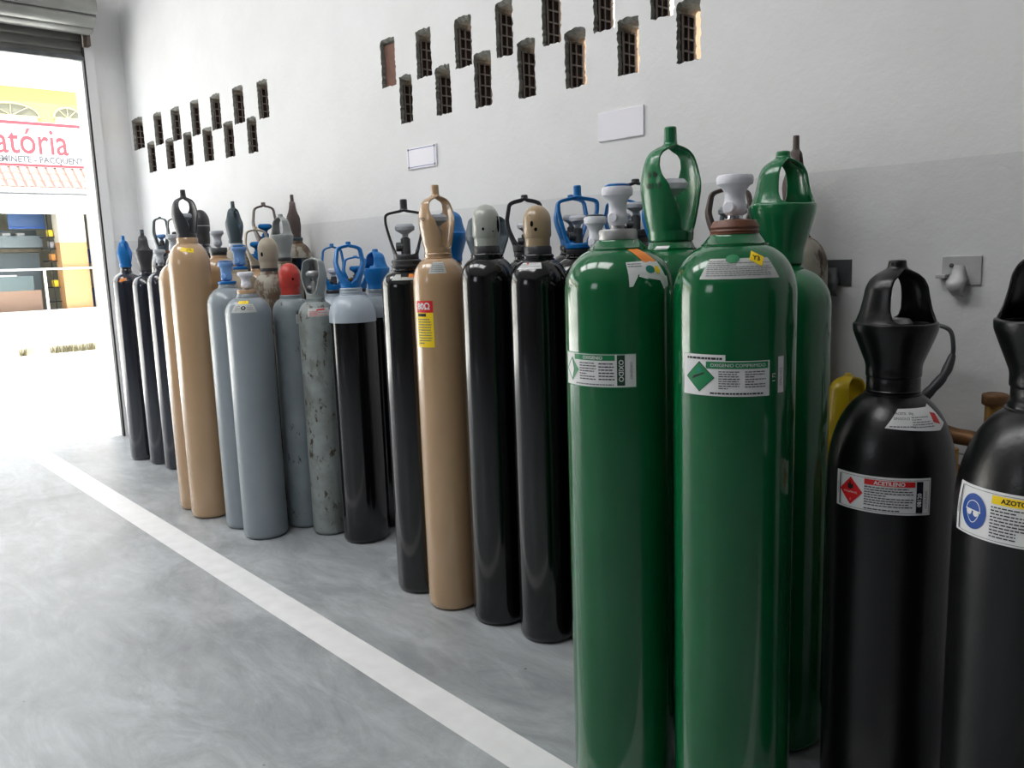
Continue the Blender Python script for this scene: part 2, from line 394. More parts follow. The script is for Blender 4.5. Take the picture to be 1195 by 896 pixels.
# ------------------------------------------------------------------ room
W = 2.75; XL = -7.85; XR = 3.2; YF = -6.5; ZC = 5.2
def floor_mat():
    m, nt, b = new_mat('polished_concrete'); N = nt.nodes; L = nt.links
    tc = N.new('ShaderNodeTexCoord')
    n1 = N.new('ShaderNodeTexNoise'); n1.inputs['Scale'].default_value = .9; n1.inputs['Detail'].default_value = 7; n1.inputs['Roughness'].default_value = .6; n1.inputs['Distortion'].default_value = 1.1
    n2 = N.new('ShaderNodeTexNoise'); n2.inputs['Scale'].default_value = 3.; n2.inputs['Detail'].default_value = 9; n2.inputs['Roughness'].default_value = .7; n2.inputs['Distortion'].default_value = 2.2
    mp = N.new('ShaderNodeMapping'); mp.inputs['Scale'].default_value = (.55, 1.3, 1); mp.inputs['Rotation'].default_value = (0, 0, .5)
    L.new(tc.outputs['Object'], n1.inputs['Vector']); L.new(tc.outputs['Object'], mp.inputs['Vector']); L.new(mp.outputs[0], n2.inputs['Vector'])
    r1 = N.new('ShaderNodeValToRGB'); e = r1.color_ramp.elements; e[0].position = .38; e[1].position = .62; e[0].color = (*lin((.605, .62, .63)), 1); e[1].color = (*lin((.69, .705, .715)), 1)
    r2 = N.new('ShaderNodeValToRGB'); e = r2.color_ramp.elements; e[0].position = .38; e[1].position = .66; e[0].color = (.80, .80, .80, 1); e[1].color = (1.12, 1.12, 1.12, 1)
    mx = N.new('ShaderNodeMix'); mx.data_type = 'RGBA'; mx.blend_type = 'MULTIPLY'; mx.inputs['Factor'].default_value = 1
    L.new(n1.outputs['Fac'], r1.inputs['Fac']); L.new(n2.outputs['Fac'], r2.inputs['Fac']); L.new(r1.outputs['Color'], mx.inputs['A']); L.new(r2.outputs['Color'], mx.inputs['B'])
    # pale trowel scuffs
    n3 = N.new('ShaderNodeTexNoise'); n3.inputs['Scale'].default_value = 1.5; n3.inputs['Detail'].default_value = 10; n3.inputs['Roughness'].default_value = .75; n3.inputs['Distortion'].default_value = 1.6
    L.new(mp.outputs[0], n3.inputs['Vector'])
    r3 = N.new('ShaderNodeValToRGB'); e = r3.color_ramp.elements; e[0].position = .56; e[1].position = .70; e[0].color = (0, 0, 0, 1); e[1].color = (.45, .45, .45, 1)
    L.new(n3.outputs['Fac'], r3.inputs['Fac'])
    m2 = N.new('ShaderNodeMix'); m2.data_type = 'RGBA'; L.new(r3.outputs['Color'], m2.inputs['Factor']); L.new(mx.outputs['Result'], m2.inputs['A']); m2.inputs['B'].default_value = (*lin((.80, .81, .82)), 1)
    n5 = N.new('ShaderNodeTexNoise'); n5.inputs['Scale'].default_value = 16; n5.inputs['Detail'].default_value = 8; n5.inputs['Roughness'].default_value = .7; n5.inputs['Distortion'].default_value = .8
    mp5 = N.new('ShaderNodeMapping'); mp5.inputs['Scale'].default_value = (.35, 1.2, 1); mp5.inputs['Rotation'].default_value = (0, 0, -.35); L.new(tc.outputs['Object'], mp5.inputs['Vector']); L.new(mp5.outputs[0], n5.inputs['Vector'])
    r5 = N.new('ShaderNodeValToRGB'); e = r5.color_ramp.elements; e[0].position = .3; e[1].position = .7; e[0].color = (.90, .90, .90, 1); e[1].color = (1.07, 1.07, 1.07, 1); L.new(n5.outputs['Fac'], r5.inputs['Fac'])
    m5 = N.new('ShaderNodeMix'); m5.data_type = 'RGBA'; m5.blend_type = 'MULTIPLY'; m5.inputs['Factor'].default_value = 1; L.new(m2.outputs['Result'], m5.inputs['A']); L.new(r5.outputs['Color'], m5.inputs['B']); m2 = m5
    # small dark specks
    vo = N.new('ShaderNodeTexVoronoi'); vo.inputs['Scale'].default_value = 4.5; L.new(tc.outputs['Object'], vo.inputs['Vector'])
    r4 = N.new('ShaderNodeValToRGB'); e = r4.color_ramp.elements; e[0].position = .018; e[1].position = .03; e[0].color = (.35, .35, .35, 1); e[1].color = (1, 1, 1, 1)
    L.new(vo.outputs['Distance'], r4.inputs['Fac'])
    m3 = N.new('ShaderNodeMix'); m3.data_type = 'RGBA'; m3.blend_type = 'MULTIPLY'; m3.inputs['Factor'].default_value = 1
    L.new(m2.outputs['Result'], m3.inputs['A']); L.new(r4.outputs['Color'], m3.inputs['B'])
    L.new(m3.outputs['Result'], b.inputs['Base Color'])
    rr = N.new('ShaderNodeMapRange'); rr.inputs['To Min'].default_value = .27; rr.inputs['To Max'].default_value = .5
    L.new(n2.outputs['Fac'], rr.inputs['Value']); L.new(rr.outputs[0], b.inputs['Roughness'])
    bp = N.new('ShaderNodeBump'); bp.inputs['Strength'].default_value = .08; bp.inputs['Distance'].default_value = .003
    L.new(n2.outputs['Fac'], bp.inputs['Height']); L.new(bp.outputs['Normal'], b.inputs['Normal'])
    return m

def wall_mat(name, zline=1.745, top=(.90, .90, .90), low=(.85, .85, .853)):
    m, nt, b = new_mat(name); N = nt.nodes; L = nt.links
    g = N.new('ShaderNodeNewGeometry'); sx = N.new('ShaderNodeSeparateXYZ'); L.new(g.outputs['Position'], sx.inputs[0])
    n0 = N.new('ShaderNodeTexNoise'); n0.inputs['Scale'].default_value = 3; L.new(g.outputs['Position'], n0.inputs['Vector'])
    ad = N.new('ShaderNodeMath'); ad.operation = 'MULTIPLY_ADD'; ad.inputs[1].default_value = .012; L.new(n0.outputs['Fac'], ad.inputs[0]); L.new(sx.outputs['Z'], ad.inputs[2])
    gt = N.new('ShaderNodeMath'); gt.operation = 'GREATER_THAN'; gt.inputs[1].default_value = zline+.006; L.new(ad.outputs[0], gt.inputs[0])
    mx = N.new('ShaderNodeMix'); mx.data_type = 'RGBA'; L.new(gt.outputs[0], mx.inputs['Factor']); mx.inputs['A'].default_value = (*lin(low), 1); mx.inputs['B'].default_value = (*lin(top), 1)
    n1 = N.new('ShaderNodeTexNoise'); n1.inputs['Scale'].default_value = 1.4; n1.inputs['Detail'].default_value = 8; n1.inputs['Roughness'].default_value = .65; L.new(g.outputs['Position'], n1.inputs['Vector'])
    r1 = N.new('ShaderNodeValToRGB'); e = r1.color_ramp.elements; e[0].position = .35; e[1].position = .6; e[0].color = (.94, .94, .935, 1); e[1].color = (1, 1, 1, 1)
    L.new(n1.outputs['Fac'], r1.inputs['Fac'])
    m2 = N.new('ShaderNodeMix'); m2.data_type = 'RGBA'; m2.blend_type = 'MULTIPLY'; m2.inputs['Factor'].default_value = 1
    L.new(mx.outputs['Result'], m2.inputs['A']); L.new(r1.outputs['Color'], m2.inputs['B'])
    L.new(m2.outputs['Result'], b.inputs['Base Color']); b.inputs['Roughness'].default_value = .75; b.inputs['Specular IOR Level'].default_value = .3
    n2 = N.new('ShaderNodeTexNoise'); n2.inputs['Scale'].default_value = 42; n2.inputs['Detail'].default_value = 5; n2.inputs['Roughness'].default_value = .6; L.new(g.outputs['Position'], n2.inputs['Vector'])
    n3 = N.new('ShaderNodeTexNoise'); n3.inputs['Scale'].default_value = 6; n3.inputs['Detail'].default_value = 6; n3.inputs['Distortion'].default_value = 3; L.new(g.outputs['Position'], n3.inputs['Vector'])
    pw = N.new('ShaderNodeMath'); pw.operation = 'MULTIPLY_ADD'; pw.inputs[1].default_value = .7; L.new(n3.outputs['Fac'], pw.inputs[0]); L.new(n2.outputs['Fac'], pw.inputs[2])
    bp = N.new('ShaderNodeBump'); bp.inputs['Strength'].default_value = .45; bp.inputs['Distance'].default_value = .003
    L.new(pw.outputs[0], bp.inputs['Height']); L.new(bp.outputs['Normal'], b.inputs['Normal'])
    return m

M['floor'] = floor_mat(); M['wall'] = wall_mat('two_tone_plaster')
M['wallg'] = paint('grey_block_wall', (.45, .45, .45), .8)
M['ceil'] = paint('white_ceiling', (.86, .86, .86), .8)
M['mortar'] = paint('rough_grey_mortar', (.50, .50, .48), .9, bump=1., bscale=120, var=.25, vscale=60)
M['clay'] = paint('hollow_clay_brick', (.34, .315, .30), .9, bump=.6, bscale=90, var=.2, vscale=40)
M['claydark'] = paint('brick_cavity', (.12, .085, .075), .95, spec=.1)
M['claybrown'] = paint('brown_clay_face', (.45, .33, .28), .9, bump=.5, bscale=90, var=.12, vscale=30)
M['line'] = paint('white_floor_paint', (.92, .92, .92), .5, var=.05, vscale=12, bump=.15)

box('floor', XL-.02, XR, YF, W+.12, -.2, 0, M['floor'])['kind'] = 'structure'
box('ceiling', XL-.25, XR+.2, YF-.2, W+.12, ZC, ZC+.15, M['ceil'])['kind'] = 'structure'
# painted walkway line: two slightly non-parallel edges, a film of paint on the floor
bm = bmesh.new()
pts = [(-7.84, 1.595), (1.5, 1.44), (1.5, 1.555), (-7.84, 1.765)]
lo = [bm.verts.new((*p, .0002)) for p in pts]; hi = [bm.verts.new((*p, .0015)) for p in pts]
bm.faces.new(hi)
for k in range(4): bm.faces.new((lo[k], lo[(k+1) % 4], hi[(k+1) % 4], hi[k]))
from_bm('floor_marking', bm, M['line'])['kind'] = 'structure'

# long wall with broken-out ventilation slots
HOLES = [(-3.87,.127,2.665,2.434),(-3.552,.122,2.647,2.428),(-3.235,.122,2.637,2.421),(-2.939,.11,2.64,2.417),(-2.636,.108,2.636,2.409),(-2.338,.105,2.63,2.403),(-2.045,.105,2.62,2.389),
 (-3.724,.107,2.45,2.224),(-3.405,.117,2.441,2.223),(-3.101,.118,2.449,2.215),(-2.8,.105,2.444,2.211),(-2.5,.113,2.426,2.207),(-2.213,.105,2.409,2.209),(-1.923,.104,2.41,2.205),
 (-7.658,.25,2.778,2.534),(-7.192,.17,2.755,2.516),(-6.818,.175,2.742,2.505),(-6.438,.15,2.737,2.498),(-6.068,.16,2.723,2.494),(-5.693,.16,2.717,2.486),(-5.327,.144,2.696,2.47),
 (-7.394,.165,2.546,2.311),(-6.988,.165,2.525,2.3),(-6.62,.155,2.526,2.29),(-6.25,.165,2.511,2.285),(-5.887,.15,2.506,2.277),(-5.522,.14,2.486,2.267)]
TW = .125
def jag_outline(w, h, rg, amp, n=9):
    P = []
    for k in range(n): P.append((-w/2+w*k/n, -h/2))
    for k in range(n*2): P.append((w/2, -h/2+h*k/(n*2)))
    for k in range(n): P.append((w/2-w*k/n, h/2))
    for k in range(n*2): P.append((-w/2, h/2-h*k/(n*2)))
    return [(x+rg.uniform(-amp, amp), z+rg.uniform(-amp, amp)) for x, z in P]
bm = bmesh.new()
def ring_at(pts, y): return [bm.verts.new((x, y, z)) for x, z in pts]
def loop_edges(vs): return [bm.edges.new((vs[k], vs[(k+1) % len(vs)])) for k in range(len(vs))]
X0, X1, Z0, Z1 = XL-.25, XR, -.2, ZC
border = [(X0, Z0), (X1, Z0), (X1, Z1), (X0, Z1)]
fb = ring_at(border, W); bb = ring_at(border, W+TW)
ef = loop_edges(fb); eb = loop_edges(bb)
for k in range(4): bm.faces.new((fb[k], bb[k], bb[(k+1) % 4], fb[(k+1) % 4]))
for i, (hx, hw, zt, zb) in enumerate(HOLES):
    rg = random.Random(100+i); w, h = hw, zt-zb; cz = (zt+zb)/2
    out = jag_outline(w, h, rg, .0035)
    flare = [(x + (.005 if x > 0 else -.005)*rg.random(), z + ((.006+.010*cos(x/w*2.6)+.004*rg.random()) if z > h*.45 else (-.005*rg.random() if z < -h*.45 else 0))) for x, z in out]
    A = ring_at([(hx+x, cz+z) for x, z in flare], W); B = ring_at([(hx+x, cz+z) for x, z in out], W+.016); D_ = ring_at([(hx+x, cz+z) for x, z in out], W+TW)
    ef += loop_edges(A); eb += loop_edges(D_); loop_edges(B); n = len(A)
    E_ = ring_at([(hx+x, cz+z) for x, z in out], W+.099); loop_edges(E_)
    for q, p, mi_ in ((A, B, 1), (B, E_, 1), (E_, D_, 2)):
        for k in range(n): bm.faces.new((q[k], q[(k+1) % n], p[(k+1) % n], p[k])).material_index = mi_
bmesh.ops.triangle_fill(bm, use_beauty=True, use_dissolve=False, edges=ef)
bmesh.ops.triangle_fill(bm, use_beauty=True, use_dissolve=False, edges=eb)
wall = from_bm('wall_back', bm, [M['wall'], M['mortar'], paint('outer_beige_render', (.50, .42, .34), .9, bump=.4)]); wall['kind'] = 'structure'
# hollow bricks showing their cells on the left reveal of each slot
def hollow_brick(hx, hw, zt, zb, i):
    bm = bmesh.new(); x0 = hx-hw/2-.0005; h = zt-zb; t = .012
    y0, y1 = W+.022, W+.099; z0, z1 = zb+.004, zt-.022
    xs = x0+t
    if i == 0:
        add_box(bm, (hx+hw*.0, W+.035, (z0+z1)/2+.004), (hw*.985, .02, h*.97)); return from_bm('clay_brick', bm, M['claybrown'], wall)
    add_box(bm, (x0+t*.25, (y0+y1)/2, (z0+z1)/2), (t*.5, y1-y0, z1-z0), 1)      # floor of the cells
    cols = [y0, y0+.007, y0+.0335, y0+.0405, y1-.006, y1]; nr = 4
    # webs between the cells
    for a, b in ((0, 1), (2, 3), (4, 5)): add_box(bm, (x0+t*.75, (cols[a]+cols[b])/2, (z0+z1)/2), (t*.5, cols[b]-cols[a], z1-z0), 0)
    rh = (z1-z0)/nr
    for k in range(nr+1): add_box(bm, (x0+t*.76, (y0+y1)/2, min(max(z0+k*rh, z0+.003), z1-.003)), (t*.5, y1-y0, .0065), 0)
    return from_bm('hollow_brick', bm, [M['clay'], M['claydark']], wall)
for i, hl in enumerate(HOLES): hollow_brick(*hl, i)

# door wall
def boxes(name, L_, mat, parent=None):
    bm = bmesh.new()
    for x0, x1, y0, y1, z0, z1 in L_: add_box(bm, ((x0+x1)/2, (y0+y1)/2, (z0+z1)/2), (x1-x0, y1-y0, z1-z0))
    return from_bm(name, bm, mat, parent)
DY = 2.41; DH = 3.62
boxes('wall_left', [(XL-.25, XL, DY, W-.0005, -.2, ZC), (XL-.25, XL, -2.6, DY, DH, ZC), (XL-.25, XL, YF-.2, -2.6, -.2, ZC)], M['wall'])['kind'] = 'structure'
boxes('wall_front', [(XL, -6.6, YF-.2, YF, 0, ZC), (-6.6, -4.4, YF-.2, YF, 0, ZC), (-2.4, 2.2, YF-.2, YF, 0, ZC), (-4.4, -2.4, YF-.2, YF, 0, 2.6), (-4.4, -2.4, YF-.2, YF, 4.2, ZC), (2.2, XR, YF-.2, YF, 0, ZC)], M['wallg'])['kind'] = 'structure'
box('wall_right', XR, XR+.2, YF, W+TW, 0, ZC, M['wallg'])['kind'] = 'structure'
# shutter guide: pale channel with a dark slot
box('trim_1', XL, XL+.055, DY+.012, DY+.085, 0, 3.36, paint('white_steel_channel', (.88, .88, .88), .45))['kind'] = 'structure'
box('trim_2', XL-.004, XL+.05, DY-.002, DY+.0115, 0, 3.36, M['rubber'])['kind'] = 'structure'

# roller shutter
sh = tag(empty('roller_shutter', (XL+.2, 0, 3.27)), 'grey steel roller shutter rolled up above the doorway to the street', 'roller shutter')
M['shut'] = paint('shutter_steel', (.56, .565, .55), .42, metal=.55, var=.16, vscale=5)
bm = bmesh.new(); seg = 264; RD = .220
c0 = Vector((-7.63, 0, 3.655))
rings = []
for y in (-2.5, 2.435):
    ring = []
    for k in range(seg):
        a = 2*pi*k/seg; q_ = (a % (2*pi/11))/(2*pi/11)-.5; rr = RD+.010*cos(q_*pi) - .016*math.exp(-(abs(q_)-.5)**2/.0025)
        ring.append(bm.verts.new((c0.x+rr*cos(a), y, c0.z+rr*sin(a))))
    rings.append(ring)
for k in range(seg): bm.faces.new((rings[0][k], rings[0][(k+1) % seg], rings[1][(k+1) % seg], rings[1][k]))
bm.faces.new(rings[0]); bm.faces.new(rings[1][::-1])
o = from_bm('coil', bm, M['shut'], None, 20); o.parent = sh; o.location = -Vector(sh.location)
bm = bmesh.new(); zz = 3.265; prof = []
while zz < 3.66:
    prof += [(0, zz), (0, zz+.052), (-.012, zz+.058), (-.012, zz+.066), (0, zz+.072)]; zz += .078
a = [bm.verts.new((XL+.035+p[0], -2.55, p[1])) for p in prof]; b = [bm.verts.new((XL+.035+p[0], DY+.008, p[1])) for p in prof]
for k in range(len(prof)-1): bm.faces.new((a[k], a[k+1], b[k+1], b[k]))
o = from_bm('curtain', bm, M['shut'], None, 20); o.parent = sh; o.location = -Vector(sh.location)
md = o.modifiers.new('t', 'SOLIDIFY'); md.thickness = .003
o = box('bottom_bar', XL+.015, XL+.055, -2.55, DY+.008, 3.25, 3.285, M['dsteel']); o.parent = sh; o.location = -Vector(sh.location)
o = box('bracket', XL, XL+.14, 2.425, 2.455, 3.36, 3.60, paint('rusty_bracket_steel', (.42, .37, .34), .6, metal=.3), None, .004); o.parent = sh; o.location = -Vector(sh.location)

# plates and brackets on the wall
def wall_plate(label, x0, x1, z0, z1, frame=False):
    r = tag(empty('blank_sign', ((x0+x1)/2, W, (z0+z1)/2)), label, 'sign')
    bm = bmesh.new(); add_box(bm, (0, -.004, 0), (x1-x0, .008, z1-z0), bev=.0015)
    from_bm('sign_plate', bm, paint('white_sign_board', (.93, .92, .95), .5), r)
    if frame:
        s = Sticker(lambda x, y, l: Vector((x, -.0085-l*.0004, y)), 1.)
        a, b = (x1-x0)/2-.012, (z1-z0)/2-.008
        s.frame(-a, -b, a, b, .003, M['signblue'], 1)
        for sx in (-1, 1):
            for sz in (-1, 1): s.disc(sx*a*.99, sz*b*.97, .007, .007, M['inkg'], 2, 12)
        s.build('printed_border', r)
    return r
wall_plate('larger plain white sign plate on the wall above the green cylinders', -2.372, -2.134, 1.960, 2.076)
wall_plate('smaller white sign plate with a thin printed border on the wall', -3.731, -3.477, 1.975, 2.086, True)

def bracket(label, x, z, full=True, dark=False):
    m_ = M['dsteel'] if dark else paint('pale_galvanised_bracket', (.72, .72, .72), .5, metal=.3, var=.08, vscale=30)
    r = tag(empty('wall_bracket', (x, W, z)), label, 'bracket', 'steel brackets on the wall')
    bm = bmesh.new(); add_box(bm, (.0, -.003, .045), (.112, .006, .055), bev=.001); add_box(bm, (.027, -.003, .002), (.058, .006, .032), bev=.001)
    from_bm('plate', bm, m_, r)
    # hook: channel that bellies outward and tapers to a rounded tip
    bm = bmesh.new(); rows = [(.045, -.010, .018), (.02, -.020, .020), (0, -.036, .030), (-.015, -.045, .026), (-.032, -.040, .019), (-.044, -.026, .014), (-.048, -.010, .012)]
    pr_ = None
    for z_, y_, hw in rows:
        ring = [bm.verts.new((-.006-hw, y_+.012, z_)), bm.verts.new((-.006-hw*.6, y_, z_)), bm.verts.new((-.006+hw*.6, y_, z_)), bm.verts.new((-.006+hw, y_+.012, z_))]
        if pr_:
            for k in range(3): bm.faces.new((pr_[k], pr_[k+1], ring[k+1], ring[k]))
        pr_ = ring
    o = from_bm('hook', bm, m_, r, 50); md = o.modifiers.new('t', 'SOLIDIFY'); md.thickness = .004; md.offset = 0
    bm = bmesh.new(); add_box(bm, (-.05, -.020, .012), (.028, .034, .012), bev=.003)
    from_bm('side_lug', bm, m_, r, 40)
    bm = bmesh.new(); add_lathe(bm, [(0, 0), (.007, 0), (.007, .002), (.0035, .003), (0, .003)], 12, 0, Matrix.Translation((-.028, -.006, .045)) @ Matrix.Rotation(pi/2, 4, 'X'))
    from_bm('screw', bm, M['dsteel'], r, 40)
bracket('pale steel hook bracket on the wall between the two short black cylinders', -.925, 1.378)
bracket('dark steel bracket on the wall beside the rusty cylinder', -1.325, 1.375, dark=True)

# ------------------------------------------------------------------ gas cylinders
def R_(face, phi): return face + radians(phi-90)      # guard rotation: window centre phi degrees to the right of the camera side
def std(c, rows, H, R, mat, phi, z, valve=True, vm='steel', km='gplast', vH=.12, thick=.007, vz=0.):
    g = guard(rows, H, R, M[mat], c['root'], R_(c['face'], phi), z, thick)
    if valve: small_valve(z+vz, vH, M[vm], M[km], c['root'], R_(c['face'], phi))
    return g
def ringc(c, r, z0, z1, mat): return collar(r, z0, z1, M[mat], c['root'])

# --- A..C three dark ones by the doorway
c = cyl('dark grey cylinder with a blue guard, first in the front row from the doorway', -6.758, 2.232, .105, 1.385, 1.47, .045, 1.50, .036, M['graphite'])
ringc(c, .04, 1.495, 1.515, 'graphite'); std(c, TULIP, .24, .060, 'blue', 70, 1.512, vH=.1, km='blue')
s = sticker(c, -18, 1.41); s.quad([(-.03, -.01), (.02, .0), (.03, .022), (-.02, .018)], M['signor']); s.build('label', c['root'])
c = cyl('dark grey cylinder with a narrow dark guard, second in the front row from the doorway', -6.485, 2.282, .105, 1.36, 1.45, .045, 1.48, .036, M['graphite'])
ringc(c, .045, 1.475, 1.495, 'dguard'); std(c, BELL, .27, .066, 'dguard', 95, 1.49, vH=.1); lathe('guard_plug', [(0, 0), (.014, 0), (.014, .03), (0, .03)], M['slate'], c['root'], 16, (0, 0, 1.755))
c = cyl('dark cylinder with grey handle half hidden by the slim tan cylinder', -6.224, 2.30, .105, 1.38, 1.47, .045, 1.50, .036, M['graphite'])
ringc(c, .045, 1.495, 1.515, 'dguard'); handwheel_valve(1.51, .12, .042, M['gplast'], c['root'], M['steel'])
# --- D, E tan pair
c = cyl('tan cylinder mostly hidden behind the tall tan one', -5.09, 1.975, .11, 1.40, 1.52, .045, 1.56, .036, M['tan'])
ringc(c, .04, 1.556, 1.58, 'tan'); handwheel_valve(1.575, .12, .045, M['gplast'], c['root'], M['steel'])
c = cyl('tallest tan cylinder with a black guard and yellow sticker near the doorway', -4.855, 1.96, .117, 1.50, 1.63, .062, 1.665, .056, M['tan'])
std(c, TULIP, .275, .072, 'dguard', 35, 1.664, vH=.14)
s = sticker(c, -5, 1.588); s.quad([(-.038, .0), (.036, -.012), (.04, .014), (-.034, .026)], M['signyel']); s.text('2T0', .012, .006, .018, M['ink'], 1); s.build('label', c['root'])
# --- F, F2, G
c = cyl('pale blue grey cylinder with a light blue capped handle, tucked behind the front grey one', -4.497, 2.018, .117, 1.27, 1.375, .052, 1.40, .042, M['grey'])
ringc(c, .05, 1.397, 1.412, 'blue'); handwheel_valve(1.405, .115, .045, M['bluep'], c['root'], M['blue'], M['blue'], c['face'], True)
c = cyl('beige cylinder with light blue handle behind the pale blue grey ones', -4.80, 2.245, .107, 1.33, 1.45, .05, 1.475, .04, M['dust'])
ringc(c, .045, 1.472, 1.49, 'blue'); handwheel_valve(1.485, .125, .05, M['bluep'], c['root'], M['blue'], M['blue'], c['face'], True)
c = cyl('blue grey cylinder with white handle, tan collar and yellow and white stickers', -4.242, 2.008, .12, 1.24, 1.325, .06, 1.345, .05, M['grey'])
ringc(c, .05, 1.342, 1.368, 'tan'); handwheel_valve(1.362, .10, .042, M['wplast'], c['root'], M['steel'])
s = sticker(c, -10, 1.265); s.quad([(-.075, -.015), (.065, -.015), (.048, .032), (-.052, .032)], M['paperg']); s.disc(-.004, .01, .013, .011, M['ink'], 1, 16); s.disc(-.004, .01, .006, .005, M['paperg'], 2, 12)
s.para(-.05, -.02, -.005, .025, 4, M['inkg'], 1, 3); s.para(.015, .045, -.005, .025, 4, M['inkg'], 1, 4)
s.quad([(-.04, .034), (.026, .034), (.026, .055), (-.036, .055)], M['signyel']); s.text('2 71', 0, .045, .014, M['ink'], 1); s.build('label', c['root'])
# --- loop strap above F: blue ring of a guard
# --- H red cap
c = cyl('scuffed grey cylinder with a red dome cap', -4.235, 2.262, .105, 1.22, 1.305, .062, 1.325, .056, M['worn2'])
dome_cap(.175, .058, M['red'], c['root'], 1.325, c['face'], [(18, .5, .006, .007)])
s = sticker(c, 38, 1.19); s.rect(-.05, -.02, .02, .03, M['paperg']); s.para(-.045, .01, -.015, .025, 5, M['inkg'], 1, 5); s.rect(-.01, .035, .05, .06, M['paper']); s.build('label', c['root'])
# --- I weathered grey
c = cyl('slim weathered grey cylinder with rust marks and a grey guard', -4.01, 2.287, .098, 1.20, 1.29, .052, 1.312, .046, M['worn'])
std(c, ARCH, .225, .068, 'gguard', -32, 1.305, vH=.15, km='steel')
s = sticker(c, 12, 1.215); s.rect(-.07, 0, .06, .045, M['paperg']); s.quad([(-.02, .03), (.03, .034), (.03, .042), (-.02, .038)], M['signred'], 1); s.para(-.06, .05, .002, .03, 4, M['signred'], 1, 6); s.build('label', c['root'])
# --- J blue guard, grey over black
c = cyl('black cylinder with pale grey shoulder and bright blue open guard', -3.758, 2.355, .122, 1.21, 1.325, .062, 1.345, .056, M['black'], split=(1.185, M['lgrey']))
ringc(c, .058, 1.343, 1.362, 'lgrey'); std(c, HOOPW, .245, .082, 'blue', 5, 1.355, vH=.055, vm='brass', km='brass', thick=.014)
# --- K thin hoop
c = cyl('black cylinder with a thin open black hoop guard and torn label', -2.985, 2.161, .115, 1.375, 1.45, .068, 1.465, .06, M['black'])
lathe('neck_collar', [(0, 0), (.066, 0), (.068, .008), (.062, .012), (.064, .02), (.066, .028), (.06, .034), (0, .034)], M['dguard'], c['root'], 40, (0, 0, 1.464))
std(c, HOOP, .262, .088, 'dguard', 0, 1.494, vH=.155, vm='dsteel', thick=.010)
s = sticker(c, 2, 1.418); s.quad([(-.075, -.008), (-.03, -.008), (-.035, .022), (-.06, .022)], M['paperg']); s.quad([(-.03, -.008), (.06, -.008), (.05, .006), (-.03, .006)], M['paperg']); s.quad([(.0, .004), (.03, .004), (.026, .022), (.006, .024)], M['signor'], 1); s.build('label', c['root'])
# --- L tan
c = cyl('tan cylinder with matching tan guard and red and yellow label', -2.734, 2.141, .11, 1.39, 1.497, .06, 1.52, .054, M['tan'])
std(c, TULIP, .28, .0745, 'tan', 38, 1.515, vH=.16)
s = sticker(c, -2, 1.44); s.quad([(-.04, -.002), (.035, -.002), (.027, .05), (-.027, .05)], M['paperg']); s.para(-.03, .026, .004, .044, 6, M['inkg'], 1, 8); s.build('label', c['root'])
s = sticker(c, -33, 1.14); s.rect(-.053, 0, .032, .19, M['signyel']); s.rect(-.053, .142, .032, .19, M['signred'], 1); s.text('80Ω', -.012, .166, .036, M['paper'], 2, bold=.001)
s.rect(-.045, .126, .0, .138, M['ink'], 1); s.para(-.045, .024, .012, .12, 10, M['inkg'], 1, 9); s.build('label', c['root'])
g = Sticker(lambda x, y, l: Vector(((.0757+l*.0004)*cos(c['face']-.95+x/.0757), (.0757+l*.0004)*sin(c['face']-.95+x/.0757), 1.655+y)), .01)
g.text('CFO', 0, 0, .022, M['ink'], 1); g.build('stamped_letters', c['root'])
# --- M, N capped
c = cyl('black cylinder with a pale grey dome cap', -2.473, 2.18, .11, 1.39, 1.49, .066, 1.51, .06, M['black'])
ringc(c, .052, 1.508, 1.54, 'dguard'); dome_cap(.165, .054, M['capgrey'], c['root'], 1.535, c['face'], [(-12, .42, .005, .006), (30, .36, .003, .003), (62, .5, .01, .028), (58, .68, .004, .005)])
c = cyl('black cylinder with a tan dome cap and white shoulder label', -2.217, 2.208, .113, 1.38, 1.48, .062, 1.50, .056, M['black'])
ringc(c, .052, 1.498, 1.53, 'dguard'); dome_cap(.155, .052, M['captan'], c['root'], 1.526, c['face'], [(-22, .55, .006, .011), (-6, .42, .006, .007), (-30, .75, .002, .002)])
s = sticker(c, -20, 1.452); s.quad([(-.055, -.006), (.045, -.004), (.045, .024), (-.04, .024)], M['paper']); s.para(-.045, .04, .0, .02, 4, M['inkg'], 1, 11); s.disc(-.012, .019, .005, .004, M['signred'], 2, 10); s.build('label', c['root'])
# --- O
c = cyl('black cylinder with white handle squeezed between the tan capped and green ones', -1.955, 2.235, .115, 1.37, 1.45, .05, 1.47, .04, M['black'])
ringc(c, .028, 1.465, 1.51, 'dsteel'); handwheel_valve(1.50, .125, .040, M['wplast'], c['root'], M['steel'], M['slate'], c['face'])
